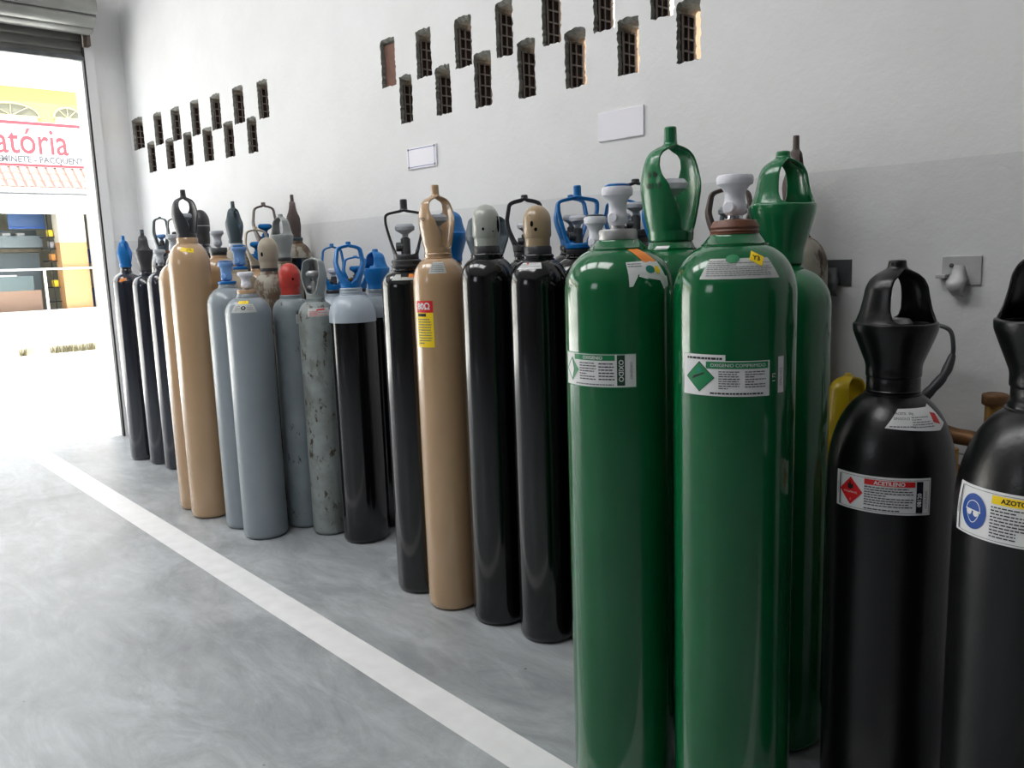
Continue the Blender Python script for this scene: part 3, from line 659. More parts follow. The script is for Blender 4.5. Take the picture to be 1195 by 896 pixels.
# --- P, Q big greens
c = cyl('big green cylinder with white handle, grey collar and torn orange and white label', -1.43, 1.725, .145, 1.395, 1.505, .078, 1.53, .055, M['green'])
ringc(c, .051, 1.524, 1.558, 'steel'); handwheel_valve(1.554, .115, .041, M['wplast'], c['root'], M['steel'], M['blue'], c['face'])
def green_label(c, a0, z0, w, h, torn):
    s = sticker(c, a0, z0, .008); x0, x1 = -w/2, w/2
    s.rect(x0, 0, x1, h, M['paper'])
    if torn:
        s.quad([(x0, h), (x0+w*.52, h), (x0+w*.52, h+.014), (x0, h+.014)], M['paper']); s.para(x0+.012, x0+w*.5, h-.001, h+.012, 1, M['ink'], 1, 20)
        dx = x0+.048; s.quad([(dx, .008), (dx+.038, h*.52), (dx, h-.002), (dx-.038, h*.52)], M['ink'], 1); s.quad([(dx, .010), (dx+.036, h*.52), (dx, h-.004), (dx-.036, h*.52)], M['signgreen'], 2)
        s.quad([(dx-.02, h*.45), (dx+.012, h*.62), (dx+.015, h*.67), (dx-.016, h*.55)], M['ink'], 3); s.disc(dx, h*.72, .006, .005, M['teal'], 3, 12)
        s.rect(x0+.065, h-.018, x1-.004, h-.002, M['signgreen'], 1); s.text('OXIGENIO COMPRIMIDO', (x0+.065+x1)/2, h-.0105, .011, M['paper'], 2)
        s.para(x0+.095, x1-.07, .016, h-.022, 8, M['ink'], 1, 21); s.para(x1-.058, x1-.01, .02, h-.022, 7, M['ink'], 1, 22); s.para(x0+.075, x1-.01, .002, .012, 1, M['ink'], 1, 23)
        s.rect(x1+.024, .004, x1+.042, h+.006, M['paper']); s.text('ONU 1072', x1+.033, h*.5, .009, M['ink'], 1, pi/2)
        s.text('1 72', x1+.012, h*.5, .012, M['paper'], 1, pi/2)
    else:
        s.frame(x0, 0, x1, h, .002, M['signgreen'], 1)
        dx = x0+.034; s.quad([(dx, .012), (dx+.028, h*.5), (dx, h-.012), (dx-.028, h*.5)], M['signgreen'], 2)
        s.quad([(dx, .018), (dx+.008, h*.5), (dx, h-.018), (dx-.022, h*.5)], M['paper'], 3)
        s.rect(x0+.045, h-.018, x1-.055, h-.004, M['signgreen'], 1); s.text('OXIGENIO', (x0+.045+x1-.055)/2, h-.0115, .012, M['paper'], 2, bold=.0003)
        s.rect(x1-.05, .006, x1-.03, h-.004, M['signdgreen'], 1); s.text('OXIDO', x1-.04, h*.5, .017, M['paper'], 2, -pi/2, bold=.0003)
        s.text('OXIGENIO', x1-.014, h*.5, .009, M['inkg'], 2, -pi/2)
        s.para(x0+.065, x1-.105, .018, h-.022, 7, M['ink'], 1, 24); s.para(x1-.098, x1-.056, .018, h-.022, 6, M['ink'], 1, 25); s.para(x0+.05, x1-.056, .004, .012, 1, M['inkg'], 1, 26)
    return s
s = green_label(c, -27, 1.157, .222, .088, False); s.build('label', c['root'])
s = sticker(c, 33, 1.425, .006)
s.quad([(-.040, .105), (.012, .108), (.046, .052), (.0, .046)], M['signor'])
s.quad([(-.055, .008), (-.012, .022), (-.005, .055), (-.060, .052)], M['paper']); s.quad([(-.055, -.014), (-.046, -.013), (-.030, .016), (-.056, .012)], M['paper'])
s.quad([(-.020, .010), (.066, -.006), (.050, .052), (-.004, .054)], M['paper']); s.quad([(.046, -.022), (.068, -.014), (.070, .010), (.03, .012)], M['paper']); s.quad([(-.028, .012), (-.004, .004), (.0, .03), (-.02, .03)], M['paper'])
s.disc(.010, .030, .015, .011, M['teal'], 1, 18); s.disc(.034, .028, .011, .012, M['signyel'], 1, 6); s.para(-.056, -.012, .036, .050, 2, M['inkg'], 1, 27); s.build('shoulder_label', c['root'])
c = cyl('big green cylinder with white handle and brown collar, nearest the white floor line', -1.10, 1.76, .145, 1.385, 1.505, .078, 1.53, .058, M['green'])
lathe('neck_collar', [(0, 0), (.057, 0), (.058, .004), (.055, .006), (.057, .010), (.055, .014), (.057, .019), (.055, .024), (.050, .034), (.02, .038), (0, .038)], M['copper'], c['root'], 48, (0, 0, 1.529))
lathe('gold_ring', [(.05, 0), (.0575, 0), (.0575, .003), (.05, .003)], M['brass'], c['root'], 48, (0, 0, 1.527))
handwheel_valve(1.562, .108, .043, M['wplast'], c['root'], M['chrome'], None, c['face'])
s = green_label(c, -9, 1.163, .212, .082, True); s.build('label', c['root'])
s = sticker(c, 8, 1.436, .006); s.quad([(-.10, -.006), (.088, -.006), (.072, .045), (-.085, .045)], M['paperg']); s.para(-.085, .074, .0, .04, 8, M['inkg'], 1, 30)
s.disc(-.024, .044, .018, .012, M['signgreen'], 2, 14); s.quad([(.018, .040), (.046, .022), (.060, .046), (.030, .066)], M['signyel'], 2); s.text('Y3', .038, .043, .018, M['ink'], 3, -.3, bold=.0005); s.build('shoulder_label', c['root'])
# --- S green with tall guard
c = cyl('green cylinder with a tall green teardrop-window guard behind the two big green ones', -1.497, 2.05, .132, 1.40, 1.50, .074, 1.528, .058, M['green'])
std(c, TULIP, .33, .0885, 'greenc', 40, 1.524, vH=.18, km='wplast')
fc = c['face']
def stamp(txt, ang, z, size, mat, r=.0865):
    st = Sticker(lambda x, y, l: Vector(((r+l*.0004)*cos(fc+ang+x/r), (r+l*.0004)*sin(fc+ang+x/r), z+y)), .01)
    st.text(txt, 0, 0, size, M[mat], 1, bold=.0004); return st.build('stamped_letters', c['root'])
stamp('6 lb', -.62, 1.715, .022, 'ink', .0875); stamp('10113', -.60, 1.682, .022, 'ink', .0897)
s = sticker(c, -24, 1.508, .006); s.quad([(-.02, -.01), (.02, -.01), (.026, .004), (-.016, .004)], M['paper']); s.build('label', c['root'])
# --- R green bell
c = cyl('green cylinder with a wide-bowl green guard, right of the two big green ones', -1.221, 2.20, .137, 1.33, 1.435, .062, 1.452, .05, M['green'])
std(c, BELL, .315, .092, 'greenc', 41, 1.448, vH=.17, vm='brass', km='steel')
# --- U, V acetylene
c = cyl('short wide black cylinder with red diamond label and black bowl guard', -.826, 2.03, .145, .94, 1.135, .064, 1.15, .058, M['satin'])
ringc(c, .061, 1.148, 1.182, 'satin'); std(c, BELLLOW, .280, .096, 'satin', 41, 1.178, vH=.14, km='steel')
def haz_label(c, a0, z0, w, h, kind):
    s = sticker(c, a0, z0, .006); x0, x1 = -w/2, w/2; s.rect(x0, 0, x1, h, M['paper'])
    s.rect(x0+.010, .004, x0+.0135, h-.006, M['ink'], 1); s.frame(x0+.016, .004, x1-.003, h-.005, .0008, M['ink'], 1); s.text('XXVXXVXXVXXV'.replace('X', 'I').replace('V', 'H'), x0+.006, h*.5, .006, M['inkg'], 1, pi/2)
    if kind == 'red':
        dx, dy = x0+.044, h*.5; s.quad([(dx, dy-.034), (dx+.031, dy), (dx, dy+.034), (dx-.031, dy)], M['signred'], 2)
        s.disc(dx, dy+.010, .0045, .007, M['ink'], 3, 14); s.quad([(dx-.004, dy+.012), (dx+.003, dy+.012), (dx-.001, dy+.026), (dx-.003, dy+.022)], M['ink'], 3); s.quad([(dx, dy+.010), (dx+.007, dy+.006), (dx+.007, dy+.018), (dx+.003, dy+.016)], M['ink'], 3)
        s.quad([(dx-.007, dy+.006), (dx-.002, dy+.004), (dx-.004, dy+.016), (dx-.008, dy+.018)], M['ink'], 3)
        s.text('INFLAMAVEL', dx, dy-.003, .0065, M['paper'], 3); s.text('2', dx, dy-.021, .007, M['paper'], 3)
        s.rect(x0+.078, h-.021, x1-.037, h-.008, M['signred'], 2); s.text('ACETILENO', (x0+.078+x1-.037)/2, h-.015, .0125, M['paper'], 3, bold=.0004)
        s.rect(x1-.034, .006, x1-.019, h-.008, M['graphite'], 2); s.text('08120', x1-.0265, h*.42, .013, M['paper'], 3, pi/2, bold=.0003); s.text('ACETILENO', x1-.011, h*.42, .008, M['inkg'], 3, pi/2)
        s.para(x0+.078, x1-.04, .016, h-.023, 8, M['ink'], 2, 40); s.para(x0+.078, x1-.06, .006, .013, 1, M['ink'], 2, 41)
    else:
        dx, dy = x0+.052, h*.5; s.disc(dx, dy, .030, .035, M['signblue'], 2, 40)
        head = [(dx+.0165*cos(t)*(1 if sin(t) > -.2 else 1-.25*abs(sin(t))), dy+.004+(.017*sin(t) if sin(t) > 0 else .026*sin(t))) for t in [2*pi*k/28 for k in range(29)]]
        s.line(head, .0014, M['paper'], 3); s.disc(dx-.008, dy-.002, .0062, .006, M['paper'], 4, 16); s.disc(dx+.008, dy-.003, .0062, .006, M['paper'], 4, 16); s.line([(dx-.017, dy+.003), (dx+.018, dy+.001)], .0025, M['paper'], 4)
        s.rect(x0+.090, h-.024, x1-.037, h-.008, M['signyel'], 2); s.text('AZOTO GAS', (x0+.09+x1-.037)/2, h-.0165, .0125, M['ink'], 3, bold=.0004)
        s.para(x0+.090, x1-.04, .010, h-.027, 10, M['ink'], 2, 42)
    return s
s = haz_label(c, -8, .873, .225, .088, 'red'); s.build('label', c['root'])
s = sticker(c, 28, 1.072, .006)
s.quad([(-.072, .0), (.06, -.010), (.050, .052), (-.042, .050)], M['paper']); s.quad([(.06, -.010), (.092, .004), (.066, .060), (.050, .052)], M['paper'])
s.text('ACETIL  5kg', -.026, .037, .009, M['ink'], 1); s.text('SINGOLO', -.034, .024, .009, M['ink'], 1); s.para(-.01, .045, .0, .030, 5, M['inkg'], 1, 44); s.para(-.062, .0, .001, .008, 1, M['inkg'], 1, 45)
s.quad([(.048, .012), (.070, .004), (.070, .032), (.050, .038)], M['signred'], 1); s.build('shoulder_label', c['root'])
c = cyl('short wide black cylinder with blue goggles symbol label at the picture edge', -.455, 1.835, .150, .95, 1.166, .068, 1.184, .060, M['satin'])
ringc(c, .060, 1.182, 1.216, 'satin'); std(c, BELLLOW, .285, .096, 'satin', -44, 1.211, vH=.14, km='steel')
s = haz_label(c, -20, .927, .235, .100, 'blue'); s.build('label', c['root'])

# ------------------------------------------------------------------ second and third rows
def back(label, x, y, r, hs, h, body, rows=None, H=.25, R=.075, gm='dguard', phi=0, split=None, neckm='dguard', km='gplast', valve=True, thick=.009, vm='dsteel', vH=.13):
    c = cyl(label, x, y, r, hs, h-.035, .052, h-.015, .044, M[body], split=split, seg=40)
    ringc(c, .050, h-.017, h+.004, neckm)
    if rows: std(c, rows, H, R, gm, phi, h, valve, vm, km, vH, thick)
    return c
back('dark cylinder with a dark blue-edged open guard behind the three by the doorway', -6.794, 2.54, .10, 1.48, 1.63, 'graphite', ARCH, .27, .066, 'slate', -12, neckm='bronze', km='bluep')
back('dark cylinder with dark hoop guard seen left of the tallest tan one', -6.53, 2.56, .105, 1.48, 1.64, 'graphite', HOOPS, .25, .07, 'dguard', 10, km='dguard')
c = back('dark cylinder with a round dark cap just right of the tallest tan one', -5.80, 2.45, .105, 1.50, 1.67, 'graphite')
dome_cap(.22, .058, M['dguard'], c['root'], 1.67, c['face']); lathe('cap_band', [(.056, 0), (.0605, 0), (.0605, .006), (.056, .006)], M['steel'], c['root'], 40, (0, 0, 1.775))
c = back('tan cylinder with dark collar and mottled grey handle behind the tallest tan one', -5.079, 2.24, .108, 1.46, 1.58, 'tan')
ringc(c, .055, 1.58, 1.61, 'dsteel'); handwheel_valve(1.605, .11, .042, M['gplast'], c['root'], M['steel'])
back('pale grey cylinder with slate guard and blue window edge near the wall', -5.447, 2.53, .11, 1.50, 1.64, 'rusty', TULIP, .285, .062, 'slate', 66, neckm='lgrey', km='blue')
back('tan cylinder with a beige open hoop guard', -5.0, 2.46, .100, 1.36, 1.49, 'tan', HOOPW, .245, .078, 'beige', 0, km='blue', vm='blue', vH=.15, neckm='dguard')
back('dark cylinder with a tall brown hoop guard against the wall', -5.165, 2.61, .11, 1.45, 1.60, 'graphite', HOOPW, .30, .082, 'bguard', 0, km='blue', vm='blue', vH=.16)
back('pale rusty cylinder with a grey bell-shaped guard behind the beige cap', -4.604, 2.43, .106, 1.38, 1.53, 'rusty', BELL, .26, .068, 'gguard', -40, km='slate')
back('black cylinder with dusty shoulder, blue neck ring and brown guard against the wall', -4.83, 2.638, .10, 1.52, 1.655, 'black', TULIP, .27, .055, 'bguard', 88, split=(1.53, M['rusty']), neckm='slate')
c = back('stained beige cylinder with a beige dome cap', -4.45, 2.255, .095, 1.34, 1.475, 'rusty')
dome_cap(.175, .056, M['beige'], c['root'], 1.475, c['face'], [(-38, .45, .008, .013)])
back('grey cylinder with blue hoop guard against the wall right of the weathered one', -4.345, 2.61, .105, 1.19, 1.33, 'lgrey', HOOPS, .275, .07, 'blue', 10, km='wplast')
back('grey cylinder with blue handle guard directly behind the bright blue open guard', -4.115, 2.62, .105, 1.20, 1.34, 'lgrey', ARCH, .19, .08, 'blue', 0, km='blue')
back('grey cylinder with a blue bowl guard right of the bright blue open guard', -3.88, 2.60, .11, 1.20, 1.34, 'black', BELL, .22, .075, 'blue', -60, km='blue', split=(1.19, M['grey']), neckm='grey')
back('dark cylinder with a blue bowl guard behind the tan and red labelled cylinder', -3.07, 2.48, .105, 1.33, 1.48, 'black', BELL, .25, .082, 'blue', -50)
back('black cylinder with a slate grey guard mostly hidden behind the pale grey cap', -2.83, 2.50, .11, 1.33, 1.475, 'black', ARCH, .215, .098, 'slate', 30, thick=.016, km='dguard')
back('black cylinder with a heavy black hoop guard left of the tan cap', -2.51, 2.43, .106, 1.37, 1.51, 'black', HOOPS, .235, .084, 'dguard', 0, km='wplast', thick=.015, vH=.12)
back('black cylinder with a blue hoop guard against the wall right of the tan cap', -2.44, 2.635, .105, 1.39, 1.53, 'black', HOOPS, .215, .075, 'blue', 15)
back('black cylinder with a bright blue wide hoop guard with tall stub', -2.223, 2.44, .11, 1.37, 1.515, 'black', HOOP, .245, .084, 'blue', 8, km='wplast', thick=.012)
back('black cylinder with a blue hoop guard touching the wall behind the white handle', -2.17, 2.645, .09, 1.37, 1.52, 'black', HOOPS, .20, .075, 'blue', -10)
back('black cylinder with a black hoop guard behind the big green one', -1.985, 2.50, .11, 1.41, 1.55, 'black', HOOPS, .215, .088, 'dguard', 0)
back('black cylinder with a blue hoop guard seen left of the green teardrop guard', -1.775, 2.38, .105, 1.36, 1.51, 'black', HOOPS, .20, .07, 'blue', 20, km='blue', vm='blue')
back('tan cylinder with a blue and white handle guard seen right of the green teardrop guard', -1.63, 2.62, .10, 1.36, 1.51, 'tan', ARCH, .15, .06, 'slate', 0, km='bluep', neckm='black')
back('dusty cylinder with a brown strap hoop guard behind the white handle and brown collar', -1.51, 2.385, .10, 1.37, 1.50, 'dust', HOOPW, .205, .078, 'bguard', -5)
back('rusty dark cylinder with brown guard beside the dark wall bracket', -1.414, 2.63, .108, 1.42, 1.56, 'rusty', TULIP, .30, .05, 'bguard', 80, neckm='bguard')
back('shorter cylinder with a yellow guard behind the green bowl-guard cylinder', -1.165, 2.52, .11, .66, .80, 'graphite', ARCH, .30, .074, 'yellow', 62)

# --- red cylinder with pipework between the two short black ones
c = cyl('dark red cylinder with brass pipe fittings between the two short black ones', -.83, 2.45, .12, .70, .79, .06, .81, .045, M['darkred'], seg=48)
bm = bmesh.new()
add_lathe(bm, [(0, 0), (.030, 0), (.030, .03), (.020, .04), (.020, .12), (0, .12)], 24)
add_tube(bm, [(0, 0, .10), (-.05, -.03, .115), (-.09, -.05, .13)], [.018, .022, .018], 16)
v = from_bm('valve', bm, M['brass'], c['root'], 40); v.location = (0, 0, .80)
# --- hose and fittings on the wall behind the black guard: one manifold hanging on the wall
mf = tag(empty('pipe_manifold', (-.78, W, 1.05)), 'brown oxidised brass pipe manifold with a round knob beside the wall', 'pipe fitting')
def on_m(bm, name, mat, sm=45):
    o = from_bm(name, bm, mat, None, sm); o.parent = mf; o.location = -Vector(mf.location); return o
kx, ky = -.785, 2.62
bm = bmesh.new(); add_lathe(bm, [(0, 0), (.032, 0), (.035, .003), (.035, .028), (.032, .032), (.024, .034), (.022, .032), (0, .032)], 40, 0, Matrix.Translation((kx, ky, 1.155))); on_m(bm, 'round_knob', M['bronze'])
bm = bmesh.new(); add_lathe(bm, [(0, 0), (.022, 0), (.022, .03), (.028, .034), (.028, .05), (.020, .054), (.020, .12), (.026, .125), (.026, .20), (0, .20)], 24, 0, Matrix.Translation((kx, ky, .955)))
add_box(bm, (kx, 2.70, 1.0), (.03, .10, .03), bev=.003)
on_m(bm, 'stem', M['brass'])
bm = bmesh.new(); add_tube(bm, catmull([(kx, ky, 1.03), (kx-.05, ky, 1.045), (kx-.10, ky-.005, 1.05), (kx-.14, ky-.01, 1.06)], 5), .024, 20)
add_tube(bm, [(kx-.17, ky-.012, 1.068), (kx-.21, ky-.015, 1.085), (kx-.26, ky-.02, 1.11)], [.026, .042, .036], 20)
on_m(bm, 'side_pipe', M['bronze'])
bm = bmesh.new(); add_tube(bm, [(kx-.135, ky-.01, 1.059), (kx-.145, ky-.01, 1.062), (kx-.175, ky-.012, 1.07), (kx-.185, ky-.012, 1.073)], [.024, .029, .029, .024], 8); on_m(bm, 'green_nut', M['verdi'])
bm = bmesh.new(); add_tube(bm, catmull([(kx, ky, .97), (kx-.06, ky-.03, .95), (kx-.13, ky-.04, .98), (kx-.19, ky-.03, .99)], 6), .016, 14); on_m(bm, 'lower_pipe', M['bronze'])
bm = bmesh.new(); add_tube(bm, catmull([(kx-.01, ky-.02, 1.0), (kx-.10, ky-.04, 1.01), (kx-.22, ky-.04, 1.02)], 5), .005, 10); on_m(bm, 'thin_tube', M['steel'])
mf.location.z -= .13; mf.location.x += .01
# hose
hz = tag(empty('rubber_hose', (-.99, 2.62, 1.1)), 'thin dark hose bent in an arch behind the black guard with red diamond cylinder', 'hose')
bm = bmesh.new(); P = catmull([(-1.05, 2.58, 1.02), (-1.075, 2.58, 1.12), (-1.10, 2.60, 1.19), (-1.05, 2.62, 1.215), (-1.00, 2.64, 1.215), (-.96, 2.62, 1.24), (-.93, 2.60, 1.25), (-.898, 2.60, 1.235), (-.888, 2.60, 1.19), (-.89, 2.60, 1.15)], 8)
add_tube(bm, P, .0065, 12); o = from_bm('hose', bm, M['dsteel'], None, 60); o.parent = hz; o.location = -Vector(hz.location)
bm = bmesh.new(); add_tube(bm, catmull([(-.889, 2.60, 1.165), (-.893, 2.58, 1.13), (-.90, 2.555, 1.10), (-.925, 2.53, 1.06), (-.955, 2.52, 1.02)], 4), [.009, .011, .012, .013, .014, .014, .013, .012, .014, .015, .015, .014, .016, .016, .016, .015, .014][:17], 14)
o = from_bm('hose_grip', bm, M['dguard'], None, 60); o.parent = hz; o.location = -Vector(hz.location)

# ------------------------------------------------------------------ the street outside
M['street'] = paint('sunlit_concrete', (.90, .90, .89), .85, var=.04, vscale=.6)
M['white_ext'] = paint('white_render', (.93, .93, .92), .8)
M['yellow_ext'] = paint('yellow_render', (.60, .53, .34), .8)
M['cream'] = paint('cream_render', (.93, .90, .83), .8)
M['orange_tile'] = paint('orange_tiles', (.80, .62, .42), .6, var=.06, vscale=8)
M['rose'] = paint('rose_red_lettering', (.46, .20, .24), .6)
M['terra'] = paint('pinkish_roof_tile', (.56, .42, .38), .7, var=.12, vscale=10)
M['dterra'] = paint('dark_tile_joint', (.36, .27, .25), .8)
M['shopgrey'] = paint('shop_grey', (.50, .55, .57), .5)
M['shopbrown'] = paint('shop_counter_brown', (.62, .50, .42), .5)
M['shopwall'] = paint('shop_inner_wall', (.80, .79, .72), .7)
M['glassx'], _nt, _b = new_mat('shop_glass'); _b.inputs['Base Color'].default_value = (1, 1, 1, 1); _b.inputs['Roughness'].default_value = 0; _b.inputs['Transmission Weight'].default_value = 1; _b.inputs['IOR'].default_value = 1.12
M['arch_glass'] = paint('dark_arch_glass', (.40, .40, .34), .3)
M['sash'] = paint('window_sash_cream', (.60, .58, .45), .7)
M['weed'] = paint('dry_weeds', (.30, .28, .18), .9)
XB = -19.
g = box('street', -60, XL-.021, -45, 40, -.25, -.02, M['street']); g['kind'] = 'structure'
g = box('sidewalk', XB-.001, -17.35, -45, 40, -.02, .10, paint('pavement_concrete', (.92, .92, .9), .8)); g['kind'] = 'structure'
g = box('kerb', -17.349, -17.2, -45, 40, -.02, .11, paint('kerb_stone', (.55, .54, .48), .9, var=.35, vscale=2.2)); g['kind'] = 'structure'
bm = bmesh.new(); rg = random.Random(5)
for k in range(1400):
    y = rg.uniform(2.5, 6.6)
    if sin(y*3.1)+.7*sin(y*7.3) < -.25: continue
    x = rg.uniform(-17.19, -17.05); h = rg.uniform(.06, .2); a = rg.uniform(0, pi); d = Vector((cos(a), sin(a), 0))*.006; t = Vector((rg.uniform(-.03, .03), rg.uniform(-.03, .03), h))
    b0 = Vector((x, y, -.02)); m_ = b0+t*.5+d*.3
    v0, v1, v2, v3 = bm.verts.new(b0-d), bm.verts.new(b0+d), bm.verts.new(m_+d*.8), bm.verts.new(b0+t)
    bm.faces.new((v0, v1, v2, v3))
tag(from_bm('weeds', bm, M['weed']), 'dry weeds growing along the street kerb', 'weeds', kind='stuff')

bd = tag(empty('shop_building', (XB, 4.5, 0)), 'yellow and white shop building with arched windows across the street', 'building')
def P_(o): o.parent = bd; o.location = Vector(o.location)-Vector(bd.location); return o
bm = bmesh.new()
def ab(x0, x1, y0, y1, z0, z1, mi=0): add_box(bm, ((x0+x1)/2, (y0+y1)/2, (z0+z1)/2), (abs(x1-x0), abs(y1-y0), abs(z1-z0)), mi)
ab(XB-.25, XB, -14, 9, 0, .70); ab(XB-.25, XB, -14, 9, 2.67, 3.60); ab(XB-.25, XB, 5.66, 9, .70, 2.67); ab(XB-.25, XB, -14, -.5, .70, 2.67)
P_(from_bm('facade_wall', bm, M['white_ext']))
P_(box('upper_wall', XB-.25, XB-.02, -14, 5.66, 3.60, 5.12, M['yellow_ext']))
P_(box('roof_edge', XB-.3, XB+.06, -14, 5.70, 5.12, 5.22, M['white_ext']))
# awning of roman tiles
bm = bmesh.new(); y = -3.
while y < 5.66:
    for row in range(3):
        z1 = 3.57-row*.15; z0 = z1-.17; x1 = XB+.02+row*.17; x0 = x1+.19
        pts = []
        for k in range(7):
            a = pi*k/6; pts.append((.075*cos(a), .045*sin(a)))
        top = [bm.verts.new((x1, y+.075+p[0]*.9, z1+p[1])) for p in pts]; bot = [bm.verts.new((x0, y+.075+p[0], z0+.012+p[1])) for p in pts]
        for k in range(6): bm.faces.new((top[k], top[k+1], bot[k+1], bot[k])).material_index = 0
        f = bm.faces.new(bot); f.material_index = 1
    y += .165
P_(from_bm('tile_awning', bm, [M['terra'], M['dterra']], None))
bm = bmesh.new(); v = [bm.verts.new(p) for p in ((XB, -3, 3.56), (XB, 5.66, 3.56), (XB+.56, 5.66, 3.09), (XB+.56, -3, 3.09))]; bm.faces.new(v)
o = from_bm('awning_deck', bm, M['dterra']); md = o.modifiers.new('t', 'SOLIDIFY'); md.thickness = .03; P_(o)
P_(box('gutter', XB+.56, XB+.66, -3, 5.68, 3.03, 3.12, paint('pale_gutter', (.80, .82, .84), .5)))
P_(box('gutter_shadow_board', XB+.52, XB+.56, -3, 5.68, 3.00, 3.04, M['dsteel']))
# arched windows
def arch_win(yc, hw, z0, zr, zt):
    n = 20; bm = bmesh.new(); outl = [(yc+hw*cos(pi*k/n), zr+(zt-zr)*sin(pi*k/n)) for k in range(n+1)]
    f = bm.faces.new([bm.verts.new((XB-.012, p[0], p[1])) for p in outl]); 
    w = from_bm('arched_window', bm, M['arch_glass']); md = w.modifiers.new('t', 'SOLIDIFY'); md.thickness = .01; P_(w)
    bm = bmesh.new(); add_box(bm, (XB-.012, yc, (z0+zr)/2), (.012, hw*1.8, zr-z0)); o = from_bm('pane', bm, paint('pale_pane', (.74, .76, .70), .3)); o.parent = w
    bm = bmesh.new(); add_tube(bm, [(XB, p[0], p[1]) for p in outl], .018, 8); add_box(bm, (XB, yc, zr), (.03, hw*2.05, .03))
    for a in (pi*.28, pi*.5, pi*.72): add_tube(bm, [(XB, yc, zr), (XB, yc+hw*cos(a), zr+(zt-zr)*sin(a))], .010, 6)
    for q in (-.9, -.3, .3, .9): add_box(bm, (XB, yc+hw*q, (z0+zr)/2), (.03, .022, zr-z0))
    o = from_bm('frame', bm, M['sash']); o.parent = w
arch_win(4.42, .50, 4.40, 4.56, 4.80); arch_win(5.45, .26, 4.40, 4.58, 4.79)
# shop front: glass and white rails
P_(box('shop_glass', XB-.13, XB-.12, -.5, 5.66, .70, 2.67, M['glassx']))
bm = bmesh.new(); ab(XB-.15, XB-.08, -.5, 5.66, 1.53, 1.57); ab(XB-.15, XB-.08, 4.68, 4.72, .70, 1.53); ab(XB-.15, XB-.08, 2.6, 2.64, .7, 2.67); ab(XB-.15, XB-.06, -.5, 5.66, .68, .715)
P_(from_bm('window_rails', bm, M['white_ext']))
bm = bmesh.new(); ab(XB-3, XB-2.95, -2, 7.5, 0, 3.2); ab(XB-3, XB-.25, 7.45, 7.5, 0, 3.2); ab(XB-3, XB-.25, -2, -1.95, 0, 3.2); ab(XB-3, XB-.25, -2, 7.5, 3.15, 3.2); ab(XB-3, XB-.25, -2, 7.5, -.02, .02)
P_(from_bm('shop_interior_walls', bm, M['shopwall']))
P_(box('tiled_pillar', XB-.62, XB-.22, 5.08, 5.60, .02, 2.09, M['orange_tile'])); P_(box('pillar_top', XB-.621, XB-.219, 5.079, 5.601, 2.09, 3.14, M['cream']))
# shop contents
def item(name, label, cat, parts, group=None):
    r = tag(empty(name, (XB-1, parts[0][3], parts[0][5])), label, cat, group)
    for nm_, x0, x1, y0, y1, z0, z1, m_ in parts:
        o = box(nm_, x0, x1, y0, y1, z0, z1, m_, None, .004); o.parent = r; o.location = -Vector(r.location)
    return r
item('shop_sign', 'blue board hanging inside the shop window across the street', 'sign', [('board', XB-1.0, XB-.96, 4.34, 5.03, 2.40, 2.80, paint('shop_blue_board', (.20, .33, .52), .5)), ('lower_band', XB-.96, XB-.95, 4.36, 5.01, 2.42, 2.45, M['signblue'])])
item('wall_shelf', 'long grey shelf unit inside the shop across the street', 'shelf', [('fascia', XB-1.6, XB-1.2, 1.5, 5.0, 2.02, 2.27, M['shopgrey']), ('lower_board', XB-1.6, XB-1.2, 1.5, 5.0, 1.92, 2.0, paint('ornate_dark_edge', (.35, .32, .24), .6, var=.5, vscale=6)), ('back_panel', XB-1.65, XB-1.6, 1.5, 5.0, 1.1, 2.4, M['shopgrey'])])
item('shop_counter', 'brown shop counter with glass case across the street', 'counter', [('front', XB-.9, XB-.6, 1.5, 4.72, .03, 1.12, M['shopbrown']), ('case', XB-.9, XB-.62, 1.5, 4.6, 1.12, 1.42, paint('case_grey', (.38, .45, .46), .3)), ('case_top', XB-.9, XB-.6, 1.5, 4.3, 1.42, 1.45, M['white_ext'])])
item('display_rack', 'narrow rack of packets beside the tiled pillar in the shop across the street', 'rack', [('post', XB-.44, XB-.42, 4.93, 4.945, .1, 2.7, M['ink']), ('shelf_board', XB-.8, XB-.5, 4.86, 5.07, .85, .87, M['ink']), ('shelf_board', XB-.8, XB-.5, 4.86, 5.07, 1.15, 1.17, M['ink']), ('shelf_board', XB-.8, XB-.5, 4.86, 5.07, 1.7, 1.72, M['ink']), ('shelf_board', XB-.8, XB-.5, 4.86, 5.07, 1.96, 1.98, M['ink']), ('shelf_board', XB-.8, XB-.5, 4.86, 5.07, 2.2, 2.22, M['ink'])])
rg = random.Random(9)
pk = [M['signyel'], paint('packet_orange', (.85, .55, .2), .5), M['signyel'], paint('packet_grey', (.6, .6, .62), .5)]
for k, (z, m_, ds) in enumerate([(2.22, pk[0], 'yellow packet high on the shop rack across the street'), (1.98, pk[3], 'grey packet on the shop rack below the yellow one'), (1.72, pk[1], 'orange packet on the middle board of the shop rack'), (1.17, pk[2], 'yellow packet on the low board of the shop rack')]):
    o = box('packet', XB-.7, XB-.55, 4.965, 5.055, z+.003, z+.14, m_, None, .006); tag(o, ds, 'packet')
for yy, z, h, ds in ((5.72, 1.95, .30, 'blue poster box right of the tiled pillar in the shop'), (5.78, 1.0, .42, 'blue bottle crate low beside the tiled pillar in the shop')):
    tag(box('blue_crate', XB-.75, XB-.5, yy-.07, yy+.13, z-.3, z-.3+h, paint('crate_blue', (.15, .36, .68), .5), None, .01), ds, 'crate')
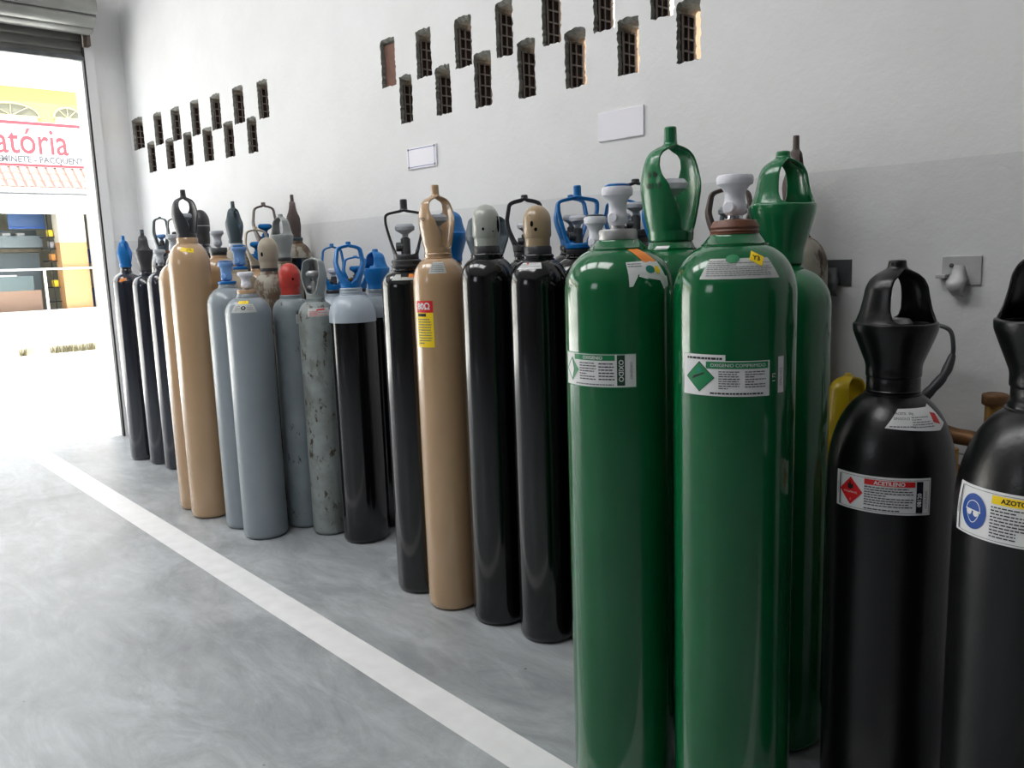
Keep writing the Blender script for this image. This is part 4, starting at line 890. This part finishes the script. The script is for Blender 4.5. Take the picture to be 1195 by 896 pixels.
for k, yy in enumerate((4.05, 4.28, 4.55)):
    o = box('shelf_box', XB-1.45, XB-1.3, yy, yy+.15, 2.272, 2.272+.06, M['paper'], None, .005); tag(o, ['white box on the grey shop shelf, nearest the picture edge', 'white box in the middle of the three on the grey shop shelf', 'white box on the grey shop shelf nearest the rack'][k], 'box', 'boxes on the shop shelf')
# fascia sign
fs = tag(empty('shop_fascia_sign', (XB, 4.5, 3.6)), 'white fascia sign with rose lettering above the tiled awning', 'sign')
o = box('sign_board', XB-.02, XB+.05, -6, 5.66, 3.58, 4.46, paint('sign_white', (.95, .95, .95), .6)); o.parent = fs; o.location = -Vector(fs.location)
st = Sticker(lambda x, y, l: Vector((.0515+l*.002, x-4.5, y-3.6)), 5.)
st.rect(-6, 4.39, 5.655, 4.455, M['rose'], 1); st.rect(-6, 3.585, 5.655, 3.635, M['rose'], 1)
st.text('atória', 5.38, 4.06, .74, M['rose'], 1, align='RIGHT', sx=.76, bold=.008)
st.text('EMINETE - PACQUENT', 5.64, 3.715, .17, paint('sign_grey_lettering', (.30, .31, .33), .6), 1, align='RIGHT', sx=.92, bold=.008)
o = st.build('sign_lettering', fs)
# boundary wall seen through the slots
g = box('boundary_wall', XL-.3, 4, 5.5, 5.7, -.02, 3.27, paint('beige_boundary_render', (.54, .45, .36), .85, var=.08, vscale=8)); g['kind'] = 'structure'
g = box('ground', XL-.02, 14, W+TW+.021, 40, -.25, -.02, M['street']); g['kind'] = 'structure'

# ------------------------------------------------------------------ light
wd = bpy.data.worlds.new('sky'); SC.world = wd; wd.use_nodes = True
bg = wd.node_tree.nodes['Background']; bg.inputs['Color'].default_value = (.93, .97, 1.0, 1); bg.inputs['Strength'].default_value = 3.4
def light(name, kind, energy, loc, rot, size=None, color=(1, 1, 1), portal=False):
    l = bpy.data.lights.new(name, kind); l.energy = energy; l.color = color
    if kind == 'AREA': l.shape = 'RECTANGLE'; l.size, l.size_y = size
    o = bpy.data.objects.new(name, l); COL.objects.link(o); o.location = loc; o.rotation_euler = rot
    if portal: l.cycles.is_portal = True
    return o
s = light('sun', 'SUN', 19.0, (0, 0, 20), Vector((-.30, .42, -1)).to_track_quat('-Z', 'Y').to_euler(), color=(1, .97, .92)); s.data.angle = radians(1)
light('door_portal', 'AREA', 1, (XL-.3, -.1, 1.65), (0, radians(-90), 0), (3.6, 5.0), portal=True)
light('front_window_portal', 'AREA', 1, (-3.4, YF-.25, 3.4), (radians(90), 0, 0), (2.0, 1.6), portal=True)
# added fill lights, out of view under the ceiling, to brighten the room
def fill_panel(x, y, label):
    r = tag(empty('fill_panel', (x, y, ZC-.001)), label, 'fill light', 'added fill lights under the ceiling')
    bm = bmesh.new()
    for sx, sy, w, h in ((0, .72, 2.0, .06), (0, -.72, 2.0, .06), (.97, 0, .06, 1.38), (-.97, 0, .06, 1.38)): add_box(bm, (sx, sy, -.03), (w, h, .06), bev=.006)
    from_bm('frame', bm, M['white_ext'], r)
    l = light('fill_lamp', 'AREA', 66, (0, 0, -.03), (0, 0, 0), (1.85, 1.35)); l.parent = r
for x in (-6.3, -4.1, -1.9): fill_panel(x, -.4, 'white framed fill light added under the ceiling')

vs = SC.view_settings; vs.view_transform = 'Standard'; vs.look = 'None'; vs.exposure = 0.; vs.gamma = 1.; vs.use_curve_mapping = False
SC.cycles.use_denoising = True
SC.cycles.max_bounces = 10; SC.cycles.diffuse_bounces = 5; SC.cycles.glossy_bounces = 4; SC.cycles.transmission_bounces = 6
SC.cycles.sample_clamp_indirect = 6
bpy.context.view_layer.update()
